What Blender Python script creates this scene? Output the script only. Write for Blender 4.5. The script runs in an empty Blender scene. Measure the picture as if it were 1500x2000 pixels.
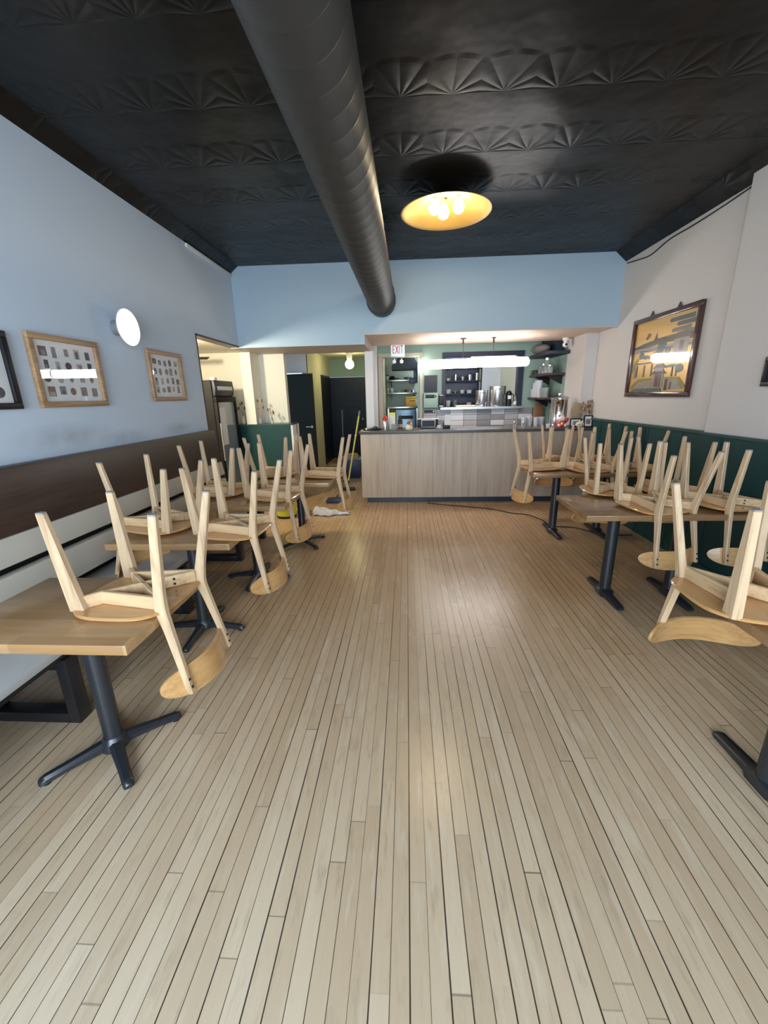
import bpy, bmesh, math, random
from mathutils import Vector, Matrix
random.seed(7)
PI = math.pi
SC = bpy.context.scene
COL = SC.collection

# ------------------------------------------------------------------ camera
cd = bpy.data.cameras.new('camera')
cd.sensor_fit = 'VERTICAL'; cd.sensor_height = 36.0; cd.lens = 14.22
cd.clip_start = 0.02; cd.clip_end = 100
cam = bpy.data.objects.new('camera', cd); COL.objects.link(cam)
right = (0.99833, 0.053627, -0.021464); upv = (0.005851, 0.275791, 0.9612); fwd = (-0.057466, 0.959721, -0.275016)
M = Matrix.Identity(4)
for i in range(3):
    M[i][0] = right[i]; M[i][1] = upv[i]; M[i][2] = -fwd[i]; M[i][3] = (0, 0, 1.55)[i]
cam.matrix_world = M
SC.camera = cam

# ------------------------------------------------------------------ world, lights, exposure
SC.view_settings.view_transform = 'Standard'; SC.view_settings.look = 'None'
SC.view_settings.exposure = 0.30; SC.view_settings.gamma = 1.0
SC.view_settings.use_curve_mapping = False
SC.cycles.use_denoising = True
SC.cycles.sample_clamp_indirect = 4.0
SC.cycles.caustics_reflective = False; SC.cycles.caustics_refractive = False
W = bpy.data.worlds.new('world'); SC.world = W; W.use_nodes = True
W.node_tree.nodes['Background'].inputs[0].default_value = (0.62, 0.80, 1.0, 1)
W.node_tree.nodes['Background'].inputs[1].default_value = 1.0

DAY = 120.0
def area(name, loc, rot, sx, sy, e, col):
    l = bpy.data.lights.new(name, 'AREA'); l.shape = 'RECTANGLE'; l.size = sx; l.size_y = sy
    l.energy = e; l.color = col
    o = bpy.data.objects.new(name, l); COL.objects.link(o); o.location = loc; o.rotation_euler = rot
    return o
# daylight through the two shop-front windows behind the camera
area('window_daylight', (-0.95, -1.70, 1.60), (PI/2, 0, 0), 2.0, 2.0, DAY*1.25, (0.72, 0.87, 1.0))
area('window_daylight', (1.35, -1.70, 1.60), (PI/2, 0, 0), 2.0, 2.0, DAY*0.55, (0.72, 0.87, 1.0))
nl = bpy.data.lights.new('nook_lamp', 'POINT'); nl.energy = 85.0; nl.color = (1.0, 0.90, 0.68); nl.shadow_soft_size = 0.07
no = bpy.data.objects.new('nook_lamp', nl); COL.objects.link(no); no.location = (-2.62, 4.50, 2.10)
E_BULB, E_SCONCE, E_TUBE, E_GLOBE, E_NOOK, E_KITCHEN, E_SPOT = 85.0, 22.0, 19.0, 30.0, 200.0, 42.0, 60.0

# ------------------------------------------------------------------ node helpers
class N:
    def __init__(s, name):
        s.m = bpy.data.materials.new(name); s.m.use_nodes = True
        s.t = s.m.node_tree; s.b = s.t.nodes['Principled BSDF']
    def new(s, ty, **kw):
        n = s.t.nodes.new(ty)
        for k, v in kw.items(): setattr(n, k, v)
        return n
    def put(s, v, sock):
        if isinstance(v, bpy.types.NodeSocket): s.t.links.new(v, sock)
        elif v is not None: sock.default_value = v
    def math(s, op, a, b=None, c=None):
        n = s.new('ShaderNodeMath', operation=op)
        for i, v in enumerate((a, b, c)):
            if v is not None: s.put(v, n.inputs[i])
        return n.outputs[0]
    def obj(s): return s.new('ShaderNodeTexCoord').outputs['Object']
    def sep(s, v):
        n = s.new('ShaderNodeSeparateXYZ'); s.put(v, n.inputs[0]); return n.outputs
    def comb(s, x, y, z=0.0):
        n = s.new('ShaderNodeCombineXYZ')
        for i, v in enumerate((x, y, z)): s.put(v, n.inputs[i])
        return n.outputs[0]
    def noise(s, vec, scale=5.0, detail=3.0, rough=0.5):
        n = s.new('ShaderNodeTexNoise'); s.put(vec, n.inputs['Vector'])
        n.inputs['Scale'].default_value = scale; n.inputs['Detail'].default_value = detail
        n.inputs['Roughness'].default_value = rough; return n.outputs['Fac']
    def white(s, vec):
        n = s.new('ShaderNodeTexWhiteNoise', noise_dimensions='3D'); s.put(vec, n.inputs['Vector']); return n.outputs['Value']
    def scale(s, v, sx, sy, sz):
        n = s.new('ShaderNodeMapping'); s.put(v, n.inputs[0]); n.inputs['Scale'].default_value = (sx, sy, sz); return n.outputs[0]
    def ramp(s, f, stops):
        n = s.new('ShaderNodeValToRGB'); s.put(f, n.inputs[0]); e = n.color_ramp.elements
        e[0].position = stops[0][0]; e[0].color = (*stops[0][1], 1); e[1].position = stops[-1][0]; e[1].color = (*stops[-1][1], 1)
        for p, c in stops[1:-1]: k = e.new(p); k.color = (*c, 1)
        return n.outputs[0]
    def mix(s, f, a, b, ty='MIX'):
        n = s.new('ShaderNodeMix', data_type='RGBA', blend_type=ty)
        s.put(f, n.inputs[0])
        for v, k in ((a, 6), (b, 7)):
            if isinstance(v, tuple) and len(v) == 3: v = (*v, 1)
            s.put(v, n.inputs[k])
        return n.outputs[2]
    def bump(s, h, strength=0.3, dist=0.01):
        n = s.new('ShaderNodeBump'); n.inputs['Strength'].default_value = strength; n.inputs['Distance'].default_value = dist
        s.put(h, n.inputs['Height']); s.t.links.new(n.outputs[0], s.b.inputs['Normal'])
    def col(s, c): s.put((*c, 1) if isinstance(c, tuple) else c, s.b.inputs['Base Color']); return s
    def set(s, rough=0.5, metal=0.0, spec=None, coat=None, trans=None, ior=None):
        s.b.inputs['Roughness'].default_value = rough; s.b.inputs['Metallic'].default_value = metal
        if spec is not None: s.b.inputs['Specular IOR Level'].default_value = spec
        if coat is not None: s.b.inputs['Coat Weight'].default_value = coat; s.b.inputs['Coat Roughness'].default_value = 0.08
        if trans is not None: s.b.inputs['Transmission Weight'].default_value = trans
        if ior: s.b.inputs['IOR'].default_value = ior
        return s

def plain(name, c, rough=0.5, metal=0.0, spec=None, coat=None, var=0.06, sc=9.0):
    n = N(name).set(rough, metal, spec, coat)
    f = n.noise(n.obj(), sc, 3.0)
    n.col(n.mix(f, tuple(max(0, x*(1-var)) for x in c), tuple(min(1, x*(1+var)) for x in c)))
    return n.m
def emit(name, c, e):
    n = N(name); n.col(c); n.b.inputs['Emission Color'].default_value = (*c, 1); n.b.inputs['Emission Strength'].default_value = e
    return n.m
def wood(name, a, b, axis, rough=0.45, coat=None, fine=60.0, long=3.0):
    n = N(name).set(rough, 0, 0.4, coat)
    s = [fine, fine, fine]; s[axis] = long
    o = n.obj(); f = n.noise(n.scale(o, *s), 1.0, 4.0, 0.6)
    g = n.noise(n.scale(o, *[x*0.22 for x in s]), 1.0, 2.0)
    f = n.math('ADD', n.math('MULTIPLY', f, 0.55), n.math('MULTIPLY', g, 0.45))
    n.col(n.ramp(f, [(0.37, b), (0.49, a), (0.62, tuple(min(1, x*1.14) for x in a))]))
    n.bump(f, 0.06, 0.002)
    return n.m
def glass(name, tint=(1, 1, 1), rough=0.0):
    # thin pane: fresnel reflection over clear transmission
    n = N(name); t = n.t
    tr = n.new('ShaderNodeBsdfTransparent'); tr.inputs[0].default_value = (*tint, 1)
    gl = n.new('ShaderNodeBsdfGlossy'); gl.inputs['Roughness'].default_value = rough
    fr = n.new('ShaderNodeFresnel'); fr.inputs[0].default_value = 1.5; gm = n.new('ShaderNodeNewGeometry'); fk = n.math('MULTIPLY', fr.outputs[0], n.math('SUBTRACT', 1.0, gm.outputs['Backfacing']))
    mx = n.new('ShaderNodeMixShader'); t.links.new(fk, mx.inputs[0]); t.links.new(tr.outputs[0], mx.inputs[1]); t.links.new(gl.outputs[0], mx.inputs[2])
    t.links.new(mx.outputs[0], t.nodes['Material Output'].inputs['Surface'])
    return n.m

# ------------------------------------------------------------------ materials
def floor_mat():
    n = N('maple_strip_floor'); x, y, z = n.sep(n.obj())
    u = n.math('DIVIDE', x, 0.0551); iu = n.math('FLOOR', u); fu = n.math('FRACT', u)
    r1 = n.white(n.comb(iu, 3.0, 0.0))
    v = n.math('ADD', n.math('DIVIDE', y, n.math('ADD', 1.0, n.math('MULTIPLY', r1, 1.1))), n.math('MULTIPLY', r1, 37.0))
    iv = n.math('FLOOR', v); fv = n.math('FRACT', v)
    rp = n.white(n.comb(iu, iv, 1.0)); rq = n.white(n.comb(iu, iv, 7.0))
    base = n.ramp(rp, [(0.0, (0.42, 0.285, 0.165)), (0.35, (0.52, 0.375, 0.235)), (0.7, (0.575, 0.425, 0.275)), (1.0, (0.63, 0.48, 0.325))])
    off = n.math('MULTIPLY', rq, 20.0)
    g = n.noise(n.comb(n.math('MULTIPLY', x, 90.0), n.math('ADD', n.math('MULTIPLY', y, 5.0), off), off), 1.0, 4.0, 0.6)
    st = n.noise(n.comb(n.math('MULTIPLY', x, 14.0), n.math('ADD', n.math('MULTIPLY', y, 2.2), off), off), 1.0, 3.0, 0.6)
    base = n.mix(n.math('MULTIPLY', n.math('SUBTRACT', 1.0, g), 0.35), base, (0.30, 0.215, 0.13))
    base = n.mix(n.math('MULTIPLY', n.math('SMOOTH_MIN', n.math('MAXIMUM', n.math('SUBTRACT', st, 0.55), 0.0), 0.2, 0.05), 1.2), base, (0.36, 0.29, 0.21))
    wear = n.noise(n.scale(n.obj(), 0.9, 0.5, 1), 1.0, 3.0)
    worn_daylit = n.math('MULTIPLY', n.math('SUBTRACT', n.math('ADD', 2.5, n.math('MULTIPLY', wear, 1.6)), y), 0.30)
    worn_daylit = n.math('MINIMUM', n.math('MAXIMUM', worn_daylit, 0.0), 1.0)     # paler towards the street door: trodden varnish plus daylight put into the colour
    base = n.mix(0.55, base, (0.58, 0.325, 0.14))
    base = n.mix(n.math('MULTIPLY', worn_daylit, 0.80), base, n.mix(0.5, n.ramp(rp, [(0.0, (0.45, 0.36, 0.255)), (0.5, (0.59, 0.495, 0.37)), (1.0, (0.71, 0.62, 0.485))]), (0.65, 0.56, 0.435)))
    base = n.mix(n.math('MULTIPLY', n.math('SUBTRACT', 1.0, g), 0.22), base, (0.30, 0.215, 0.13))
    bl = n.noise(n.comb(n.math('MULTIPLY', x, 34.0), n.math('ADD', n.math('MULTIPLY', y, 7.0), off), off), 1.0, 5.0, 0.65)
    base = n.mix(n.math('MULTIPLY', n.math('MAXIMUM', n.math('SUBTRACT', bl, 0.54), 0.0), 2.6), base, (0.34, 0.255, 0.17))
    lt = n.noise(n.comb(n.math('MULTIPLY', x, 22.0), n.math('ADD', n.math('MULTIPLY', y, 3.0), n.math('MULTIPLY', off, 1.7)), 4.0), 1.0, 4.0, 0.6)
    base = n.mix(n.math('MULTIPLY', n.math('MAXIMUM', n.math('SUBTRACT', lt, 0.56), 0.0), 2.2), base, (0.70, 0.63, 0.52))
    # seams: width varies from joint to joint
    rs = n.white(n.comb(n.math('ROUND', u), 11.0, 0.0))
    wv = n.noise(n.comb(n.math('MULTIPLY', n.math('ROUND', u), 5.3), n.math('MULTIPLY', y, 1.4), 0.0), 1.0, 2.0)
    wid = n.math('ADD', 0.010, n.math('MULTIPLY', n.math('MULTIPLY', rs, wv), 0.060))
    d = n.math('ABSOLUTE', n.math('SUBTRACT', u, n.math('ROUND', u)))
    seam = n.math('SMOOTHSTEP' if False else 'LESS_THAN', d, wid)
    dv = n.math('ABSOLUTE', n.math('SUBTRACT', v, n.math('ROUND', v)))
    joint = n.math('MULTIPLY', n.math('LESS_THAN', dv, 0.0013), n.math('MULTIPLY', n.white(n.comb(iu, n.math('ROUND', v), 9.0)), 0.75))
    s = n.math('MAXIMUM', seam, joint)
    n.col(n.mix(n.math('MULTIPLY', s, 0.94), base, (0.022, 0.016, 0.011)))
    rg = n.math('ADD', 0.20, n.math('MULTIPLY', wear, 0.14))
    n.put(rg, n.b.inputs['Roughness']); n.b.inputs['Specular IOR Level'].default_value = 0.62
    hgt = n.math('ADD', n.math('SUBTRACT', n.math('MULTIPLY', rp, 0.25), s), n.math('MULTIPLY', g, 0.15))
    n.bump(hgt, 0.18, 0.0012)
    return n.m
def ceiling_mat():
    n = N('black_pressed_tin'); x, y, z = n.sep(n.obj())
    a, b = 0.285, 0.58
    U = n.math('DIVIDE', n.math('SUBTRACT', x, 0.26), a); V = n.math('DIVIDE', n.math('SUBTRACT', y, 2.80), b)
    dx = n.math('MULTIPLY', n.math('SUBTRACT', U, n.math('ROUND', U)), a)
    cv = n.math('CEIL', V)
    dy = n.math('MULTIPLY', n.math('SUBTRACT', cv, V), b)          # distance towards the street from the next row
    th = n.math('ARCTAN2', dx, dy)
    r = n.math('SQRT', n.math('ADD', n.math('MULTIPLY', dx, dx), n.math('MULTIPLY', dy, dy)))
    stripes = n.math('ABSOLUTE', n.math('SINE', n.math('MULTIPLY', th, 6.5)))
    mask = n.math('SUBTRACT', 1.0, n.math('MINIMUM', n.math('MAXIMUM', n.math('MULTIPLY', n.math('SUBTRACT', r, 0.25), 30.0), 0.0), 1.0))
    rin = n.math('MINIMUM', n.math('MULTIPLY', r, 14.0), 1.0)
    h = n.math('MULTIPLY', n.math('MULTIPLY', stripes, mask), rin)
    dyr = n.math('MULTIPLY', n.math('SUBTRACT', V, n.math('ROUND', V)), b)
    groove = n.math('LESS_THAN', n.math('ABSOLUTE', dyr), 0.006)
    # leaf outline between the fans
    lx = n.math('DIVIDE', dx, 0.055); ly = n.math('DIVIDE', n.math('SUBTRACT', dy, 0.43), 0.14)
    le = n.math('ADD', n.math('MULTIPLY', lx, lx), n.math('MULTIPLY', ly, ly))
    leaf = n.math('LESS_THAN', n.math('ABSOLUTE', n.math('SUBTRACT', le, 1.0)), 0.16)
    h = n.math('SUBTRACT', n.math('ADD', h, n.math('MULTIPLY', leaf, 0.5)), n.math('MULTIPLY', groove, 0.8))
    w = n.noise(n.obj(), 1.3, 2.0); w2 = n.noise(n.obj(), 5.0, 2.0)
    h = n.math('ADD', n.math('MULTIPLY', h, 0.5), n.math('ADD', n.math('MULTIPLY', w, 9.0), n.math('MULTIPLY', w2, 1.4)))
    n.col((0.0055, 0.0052, 0.0052)); n.set(0.37, 0, 0.25)
    n.bump(h, 0.45, 0.012)
    return n.m
def paint(name, c, rough=0.6, smudge=0.0):
    n = N(name).set(rough, 0, 0.3)
    f = n.noise(n.obj(), 1.6, 3.0); col = n.mix(f, tuple(x*0.95 for x in c), tuple(min(1, x*1.03) for x in c))
    if smudge:
        x, y, z = n.sep(n.obj())
        for (y0, z0, r) in ((2.55, 1.34, 0.26), (3.85, 1.30, 0.16), (3.1, 1.28, 0.18)):
            dy = n.math('MULTIPLY', n.math('SUBTRACT', y, y0), 0.55); dz = n.math('SUBTRACT', z, z0)
            d = n.math('SQRT', n.math('ADD', n.math('MULTIPLY', dy, dy), n.math('MULTIPLY', n.math('MULTIPLY', dz, dz), 6.0)))
            k = n.math('MAXIMUM', n.math('SUBTRACT', 1.0, n.math('DIVIDE', d, r)), 0.0)
            k = n.math('MULTIPLY', n.math('MULTIPLY', k, n.noise(n.obj(), 9.0, 4.0)), smudge)
            col = n.mix(k, col, (0.30, 0.31, 0.32))
    n.col(col); n.bump(n.noise(n.obj(), 140.0, 2.0), 0.08, 0.002)
    return n.m
def strips(name, ax, w, cols, grain_ax, rough=0.35, coat=None):
    # glued-up solid wood strips running along grain_ax
    n = N(name).set(rough, 0, 0.4, coat); c = n.sep(n.obj())
    i = n.math('FLOOR', n.math('DIVIDE', c[ax], w)); r = n.white(n.comb(i, 2.0, 5.0))
    j = n.math('FLOOR', n.math('ADD', n.math('DIVIDE', c[grain_ax], 0.42), n.math('MULTIPLY', r, 9.0)))
    r2 = n.white(n.comb(i, j, 3.0))
    s = [70.0, 70.0, 70.0]; s[grain_ax] = 4.0
    g = n.noise(n.scale(n.obj(), *s), 1.0, 4.0, 0.6)
    base = n.ramp(r2, [(0.0, cols[0]), (0.5, cols[1]), (1.0, cols[2])])
    n.col(n.mix(n.math('MULTIPLY', n.math('SUBTRACT', 1.0, g), 0.55), base, tuple(x*0.45 for x in cols[0])))
    n.bump(g, 0.05, 0.002)
    return n.m
MT = {}
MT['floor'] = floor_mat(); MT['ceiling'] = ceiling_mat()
MT['wall_left'] = paint('left_daylight_tint_paint', (0.61, 0.69, 0.79), 0.6, 0.9)  # white wall; the blue of the window daylight is put into its colour
MT['wall_blue'] = paint('back_daylight_tint_paint', (0.40, 0.515, 0.615))  # white bulkhead, tinted blue to carry the daylight falling on it
MT['wall_right'] = paint('warm_white_paint', (0.64, 0.605, 0.585))
MT['cream'] = paint('cream_paint', (0.80, 0.76, 0.64))
MT['lavender'] = paint('cool_white_paint', (0.72, 0.72, 0.76))
MT['soffit'] = paint('pinkish_soffit_paint', (0.72, 0.56, 0.46))
MT['soffit_grey'] = paint('grey_soffit_paint', (0.55, 0.49, 0.44))
MT['green_wall'] = paint('sage_green_paint', (0.26, 0.36, 0.31))
MT['hall_wall'] = paint('olive_cream_paint', (0.60, 0.58, 0.40))
MT['green'] = plain('dark_teal_panel_paint', (0.010, 0.050, 0.051), 0.45, spec=0.28)
MT['green_cap'] = plain('dark_teal_gloss_paint', (0.030, 0.075, 0.072), 0.28)
MT['door_black'] = plain('black_green_door_paint', (0.009, 0.015, 0.014), 0.45, spec=0.25)
MT['door_navy'] = plain('navy_door_paint', (0.009, 0.014, 0.026), 0.45, spec=0.25)
MT['black'] = plain('black_plastic', (0.012, 0.012, 0.013), 0.45, spec=0.3)
MT['iron'] = plain('black_cast_iron', (0.018, 0.021, 0.027), 0.30, 0.0, 0.6)
MT['steel_black'] = plain('black_steel', (0.014, 0.013, 0.016), 0.35)
MT['steel'] = plain('brushed_steel', (0.62, 0.62, 0.63), 0.26, 1.0)
MT['steel_blue'] = plain('blue_steel_sheet', (0.30, 0.42, 0.58), 0.35, 0.7)
MT['chrome'] = plain('chrome', (0.75, 0.75, 0.76), 0.12, 1.0)
MT['duct'] = plain('dark_grey_duct_paint', (0.036, 0.034, 0.032), 0.52, 0.0, 0.35)
MT['bench_brown'] = wood('dark_brown_wood', (0.060, 0.034, 0.026), (0.042, 0.024, 0.019), 1, 0.40)
MT['bench_slat'] = paint('cream_upholstery', (0.58, 0.54, 0.47), 0.65)
MT['bench_seat'] = paint('grey_upholstery', (0.46, 0.45, 0.44), 0.6)
MT['leg_wood'] = wood('pale_ash_upright', (0.60, 0.425, 0.265), (0.45, 0.29, 0.165), 2, 0.42)
MT['rail_wood'] = wood('pale_ash_rail', (0.61, 0.415, 0.235), (0.45, 0.285, 0.145), 0, 0.42)
MT['seat_wood'] = wood('honey_ply_seat', (0.54, 0.285, 0.100), (0.44, 0.215, 0.070), 0, 0.26, 0.75)
MT['back_wood'] = wood('honey_ply_back', (0.57, 0.325, 0.130), (0.47, 0.25, 0.090), 1, 0.26, 0.75)
MT['table_wood'] = strips('oak_butcher_block', 1, 0.055, [(0.36, 0.195, 0.080), (0.46, 0.265, 0.120), (0.55, 0.34, 0.165)], 0, 0.30, 0.25)
MT['table_dark'] = strips('brown_oak_block', 1, 0.055, [(0.26, 0.135, 0.06), (0.32, 0.175, 0.08), (0.38, 0.22, 0.105)], 0, 0.24, 0.4)
MT['laminate'] = wood('greige_wood_laminate', (0.44, 0.375, 0.315), (0.36, 0.30, 0.25), 2, 0.45, fine=26.0, long=1.4)
MT['counter_top'] = plain('dark_grey_stone', (0.085, 0.078, 0.076), 0.36)
MT['navy_kick'] = plain('navy_kick_board', (0.018, 0.024, 0.040), 0.4)
MT['frame_oak'] = wood('oak_frame', (0.42, 0.25, 0.13), (0.30, 0.17, 0.08), 1, 0.4)
MT['frame_red'] = plain('dark_red_lacquer', (0.070, 0.022, 0.016), 0.2, coat=0.5)
MT['mat_white'] = plain('white_mount_board', (0.86, 0.84, 0.83), 0.7, var=0.02)
MT['glass'] = glass('clear_pane')
MT['gold'] = plain('gold_dish_enamel', (0.80, 0.50, 0.14), 0.38, 0.55)
MT['white'] = plain('white_enamel', (0.78, 0.77, 0.75), 0.35)
MT['red'] = plain('red_glaze', (0.60, 0.045, 0.04), 0.22)
MT['cream_plastic'] = plain('cream_plastic', (0.80, 0.74, 0.58), 0.4)
MT['yellow'] = plain('yellow_plastic', (0.62, 0.60, 0.05), 0.35)
MT['lime'] = plain('lime_yellow_plastic', (0.66, 0.66, 0.14), 0.35)
MT['orange_box'] = plain('yellow_orange_card', (0.72, 0.36, 0.03), 0.5)
MT['navy'] = plain('navy_plastic', (0.020, 0.028, 0.085), 0.4)
MT['tan'] = plain('tan_wicker', (0.38, 0.28, 0.17), 0.7, var=0.3, sc=60)
MT['brown'] = plain('brown_board', (0.24, 0.12, 0.055), 0.5)
MT['straw'] = plain('dried_straw', (0.46, 0.32, 0.20), 0.8, var=0.25)
MT['plum'] = plain('dried_plum_petal', (0.13, 0.048, 0.035), 0.8, var=0.3)
MT['cloth'] = plain('crumpled_white_cloth', (0.62, 0.62, 0.64), 0.85, var=0.12, sc=14)
MT['pinkish'] = plain('pink_glaze', (0.66, 0.40, 0.34), 0.4)
MT['jamb'] = paint('greige_jamb_paint', (0.46, 0.41, 0.33))
MT['sack'] = plain('grey_brown_sacking', (0.17, 0.145, 0.135), 0.9, var=0.25, sc=12)
MT['fridge_black'] = plain('matt_black_fridge_shell', (0.010, 0.009, 0.009), 0.6, spec=0.12)
MT['pale_green'] = paint('pale_green_kitchen_paint', (0.50, 0.58, 0.47))
MT['frame_navy'] = plain('navy_window_frame', (0.020, 0.024, 0.046), 0.45, spec=0.3)
MT['pad_grey'] = plain('grey_felt_pad', (0.30, 0.28, 0.27), 0.85)
MT['frost'] = N('frosted_plastic_cup').col((0.80, 0.80, 0.86)).set(0.35, trans=0.35).m
MT['clearglass'] = N('drinking_glass').col((0.86, 0.90, 0.90)).set(0.05, trans=0.8, ior=1.3).m
MT['bottle_green'] = plain('dark_bottle_glass', (0.03, 0.035, 0.03), 0.1)
MT['paper'] = plain('white_paper', (0.78, 0.78, 0.80), 0.7)
MT['sky_paper'] = plain('dark_screen', (0.012, 0.014, 0.020), 0.30, spec=0.18)
MT['grey_plastic'] = plain('grey_plastic', (0.22, 0.22, 0.23), 0.45)
MT['sage'] = plain('sage_green_metal', (0.30, 0.42, 0.34), 0.4)
MT['slate'] = plain('slate_board', (0.036, 0.041, 0.056), 0.5, spec=0.3)
MT['tile_light'] = plain('light_grey_tile', (0.66, 0.64, 0.66), 0.2, var=0.05, sc=3)
MT['tile_mid'] = plain('mid_grey_tile', (0.42, 0.41, 0.42), 0.2, var=0.1, sc=6)
MT['tile_dark'] = plain('dark_grey_tile', (0.27, 0.26, 0.27), 0.2, var=0.15, sc=6)
MT['grout'] = plain('dark_grout', (0.10, 0.10, 0.10), 0.8)
MT['e_bulb'] = emit('lit_warm_bulb', (1.0, 0.83, 0.56), E_BULB)
MT['e_sconce'] = emit('lit_sconce_bulb', (1.0, 0.88, 0.68), E_SCONCE)
MT['e_tube'] = emit('lit_white_tube', (1.0, 0.95, 0.92), E_TUBE)
MT['e_globe'] = emit('lit_hall_globe', (1.0, 0.90, 0.50), E_GLOBE)
MT['e_nook'] = emit('lit_nook_lamp', (1.0, 0.88, 0.60), E_NOOK)
MT['e_kitchen'] = emit('kitchen_fill_glow', (0.86, 0.94, 1.0), E_KITCHEN)
MT['e_spot'] = emit('lit_kitchen_bulb', (1.0, 0.95, 0.80), E_SPOT)
MT['e_exit'] = emit('lit_exit_face', (0.60, 0.90, 0.93), 0.42)
MT['e_exit_red'] = emit('exit_letter_red', (0.62, 0.02, 0.05), 0.20)
MT['e_exit'].node_tree.nodes['Principled BSDF'].inputs['Base Color'].default_value = (0.40, 0.52, 0.54, 1)

# ------------------------------------------------------------------ mesh builder
class MB:
    def __init__(s): s.v = []; s.f = []; s.mi = []
    def add(s, vs, fs, m=0):
        o = len(s.v); s.v += [tuple(v) for v in vs]; s.f += [tuple(i+o for i in f) for f in fs]; s.mi += [m]*len(fs); return s
    def box(s, x0, y0, z0, x1, y1, z1, m=0):
        x0, x1 = min(x0, x1), max(x0, x1); y0, y1 = min(y0, y1), max(y0, y1); z0, z1 = min(z0, z1), max(z0, z1)
        vs = [(x, y, z) for z in (z0, z1) for y in (y0, y1) for x in (x0, x1)]
        return s.add(vs, [(0, 2, 3, 1), (4, 5, 7, 6), (0, 1, 5, 4), (2, 6, 7, 3), (0, 4, 6, 2), (1, 3, 7, 5)], m)
    def loft(s, rings, cap=True, m=0, closed=False):
        n = len(rings[0]); vs = [p for r in rings for p in r]; fs = []
        k = len(rings)
        for i in range(k if closed else k-1):
            for j in range(n):
                a = i*n+j; b = i*n+(j+1) % n; c = ((i+1) % k)*n+(j+1) % n; d = ((i+1) % k)*n+j
                fs.append((a, b, c, d))
        if cap and not closed: fs.append(tuple(range(n-1, -1, -1))); fs.append(tuple((k-1)*n+j for j in range(n)))
        return s.add(vs, fs, m)
    def lathe(s, prof, c=(0, 0, 0), seg=24, m=0, axis='z', cap=True):
        rings = []
        for r, h in prof:
            ring = []
            for j in range(seg):
                a = 2*PI*j/seg; p = (r*math.cos(a), r*math.sin(a), h)
                if axis == 'x': p = (p[2], p[0], p[1])
                elif axis == 'y': p = (p[1], p[2], p[0])
                ring.append((p[0]+c[0], p[1]+c[1], p[2]+c[2]))
            rings.append(ring)
        return s.loft(rings, cap, m)
    def tube(s, path, r, seg=8, m=0, flat=1.0):
        path = [Vector(p) for p in path]; rings = []; prev = None
        for i, p in enumerate(path):
            t = (path[min(i+1, len(path)-1)] - path[max(i-1, 0)]).normalized()
            if prev is None:
                u = t.cross(Vector((0, 0, 1)))
                if u.length < 1e-3: u = Vector((1, 0, 0))
            else: u = prev - t*prev.dot(t)
            u.normalize(); w = t.cross(u); prev = u
            rr = r[i] if isinstance(r, (list, tuple)) else r
            rings.append([p + u*rr*math.cos(2*PI*j/seg) + w*rr*flat*math.sin(2*PI*j/seg) for j in range(seg)])
        return s.loft(rings, True, m)
    def sphere(s, c, r, seg=16, m=0, sc=(1, 1, 1)):
        n = max(6, seg//2); rings = []
        for i in range(n+1):
            ph = -PI/2 + PI*(i+0.001*(i == 0)-0.001*(i == n))/n
            rings.append([(c[0]+r*sc[0]*math.cos(ph)*math.cos(2*PI*j/seg), c[1]+r*sc[1]*math.cos(ph)*math.sin(2*PI*j/seg), c[2]+r*sc[2]*math.sin(ph)) for j in range(seg)])
        return s.loft(rings, True, m)
    def prism(s, poly, d0, d1, plane='xy', m=0):
        def P(a, b, d): return {'xy': (a, b, d), 'yz': (d, a, b), 'xz': (a, d, b)}[plane]
        return s.loft([[P(a, b, d0) for a, b in poly], [P(a, b, d1) for a, b in poly]], True, m)
    def beam(s, path, hw, hh, ch=0.004, m=0):
        # rectangular bar along a path lying in a horizontal plane; hw = half width across, hh = half height
        path = [Vector(p) for p in path]; rings = []
        for i, p in enumerate(path):
            a = (path[i]-path[i-1]).normalized() if i else (path[1]-path[0]).normalized()
            b = (path[i+1]-path[i]).normalized() if i < len(path)-1 else a
            t = (a+b).normalized(); k = 1.0/max(0.5, t.dot(a))
            u = Vector((-t.y, t.x, 0)).normalized()*k
            up_ = Vector((0, 0, 1))
            c = ch
            rings.append([p+u*x+up_*y for x, y in ((-hw, -hh+c), (-hw+c, -hh), (hw-c, -hh), (hw, -hh+c), (hw, hh-c), (hw-c, hh), (-hw+c, hh), (-hw, hh-c))])
        return s.loft(rings, True, m)
    def post(s, rings, ch=0.005, m=0):
        # rings: (x, y, z, half x, half y)
        rr = []
        for x, y, z, hx, hy in rings:
            c = ch
            rr.append([(x+a, y+b, z) for a, b in ((-hx, -hy+c), (-hx+c, -hy), (hx-c, -hy), (hx, -hy+c), (hx, hy-c), (hx-c, hy), (-hx+c, hy), (-hx, hy-c))])
        return s.loft(rr, True, m)
    def xf(s, mat):
        s.v = [tuple(mat @ Vector(v)) for v in s.v]; return s
    def build(s, name, mats, parent=None, bevel=0.0, smooth=True, kind=None):
        me = bpy.data.meshes.new(name); me.from_pydata(s.v, [], s.f)
        if not isinstance(mats, (list, tuple)): mats = [mats]
        for k in mats: me.materials.append(MT[k] if isinstance(k, str) else k)
        for p, i in zip(me.polygons, s.mi): p.material_index = i
        bm = bmesh.new(); bm.from_mesh(me)
        bmesh.ops.recalc_face_normals(bm, faces=bm.faces)
        if bevel: bmesh.ops.bevel(bm, geom=list(bm.edges), offset=bevel, segments=2, profile=0.5, affect='EDGES', clamp_overlap=True)
        bm.to_mesh(me); bm.free()
        if smooth:
            for p in me.polygons: p.use_smooth = True
            me.set_sharp_from_angle(angle=math.radians(38))
        o = bpy.data.objects.new(name, me); COL.objects.link(o)
        if parent is not None: o.parent = parent
        if kind: o['kind'] = kind
        return o
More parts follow.
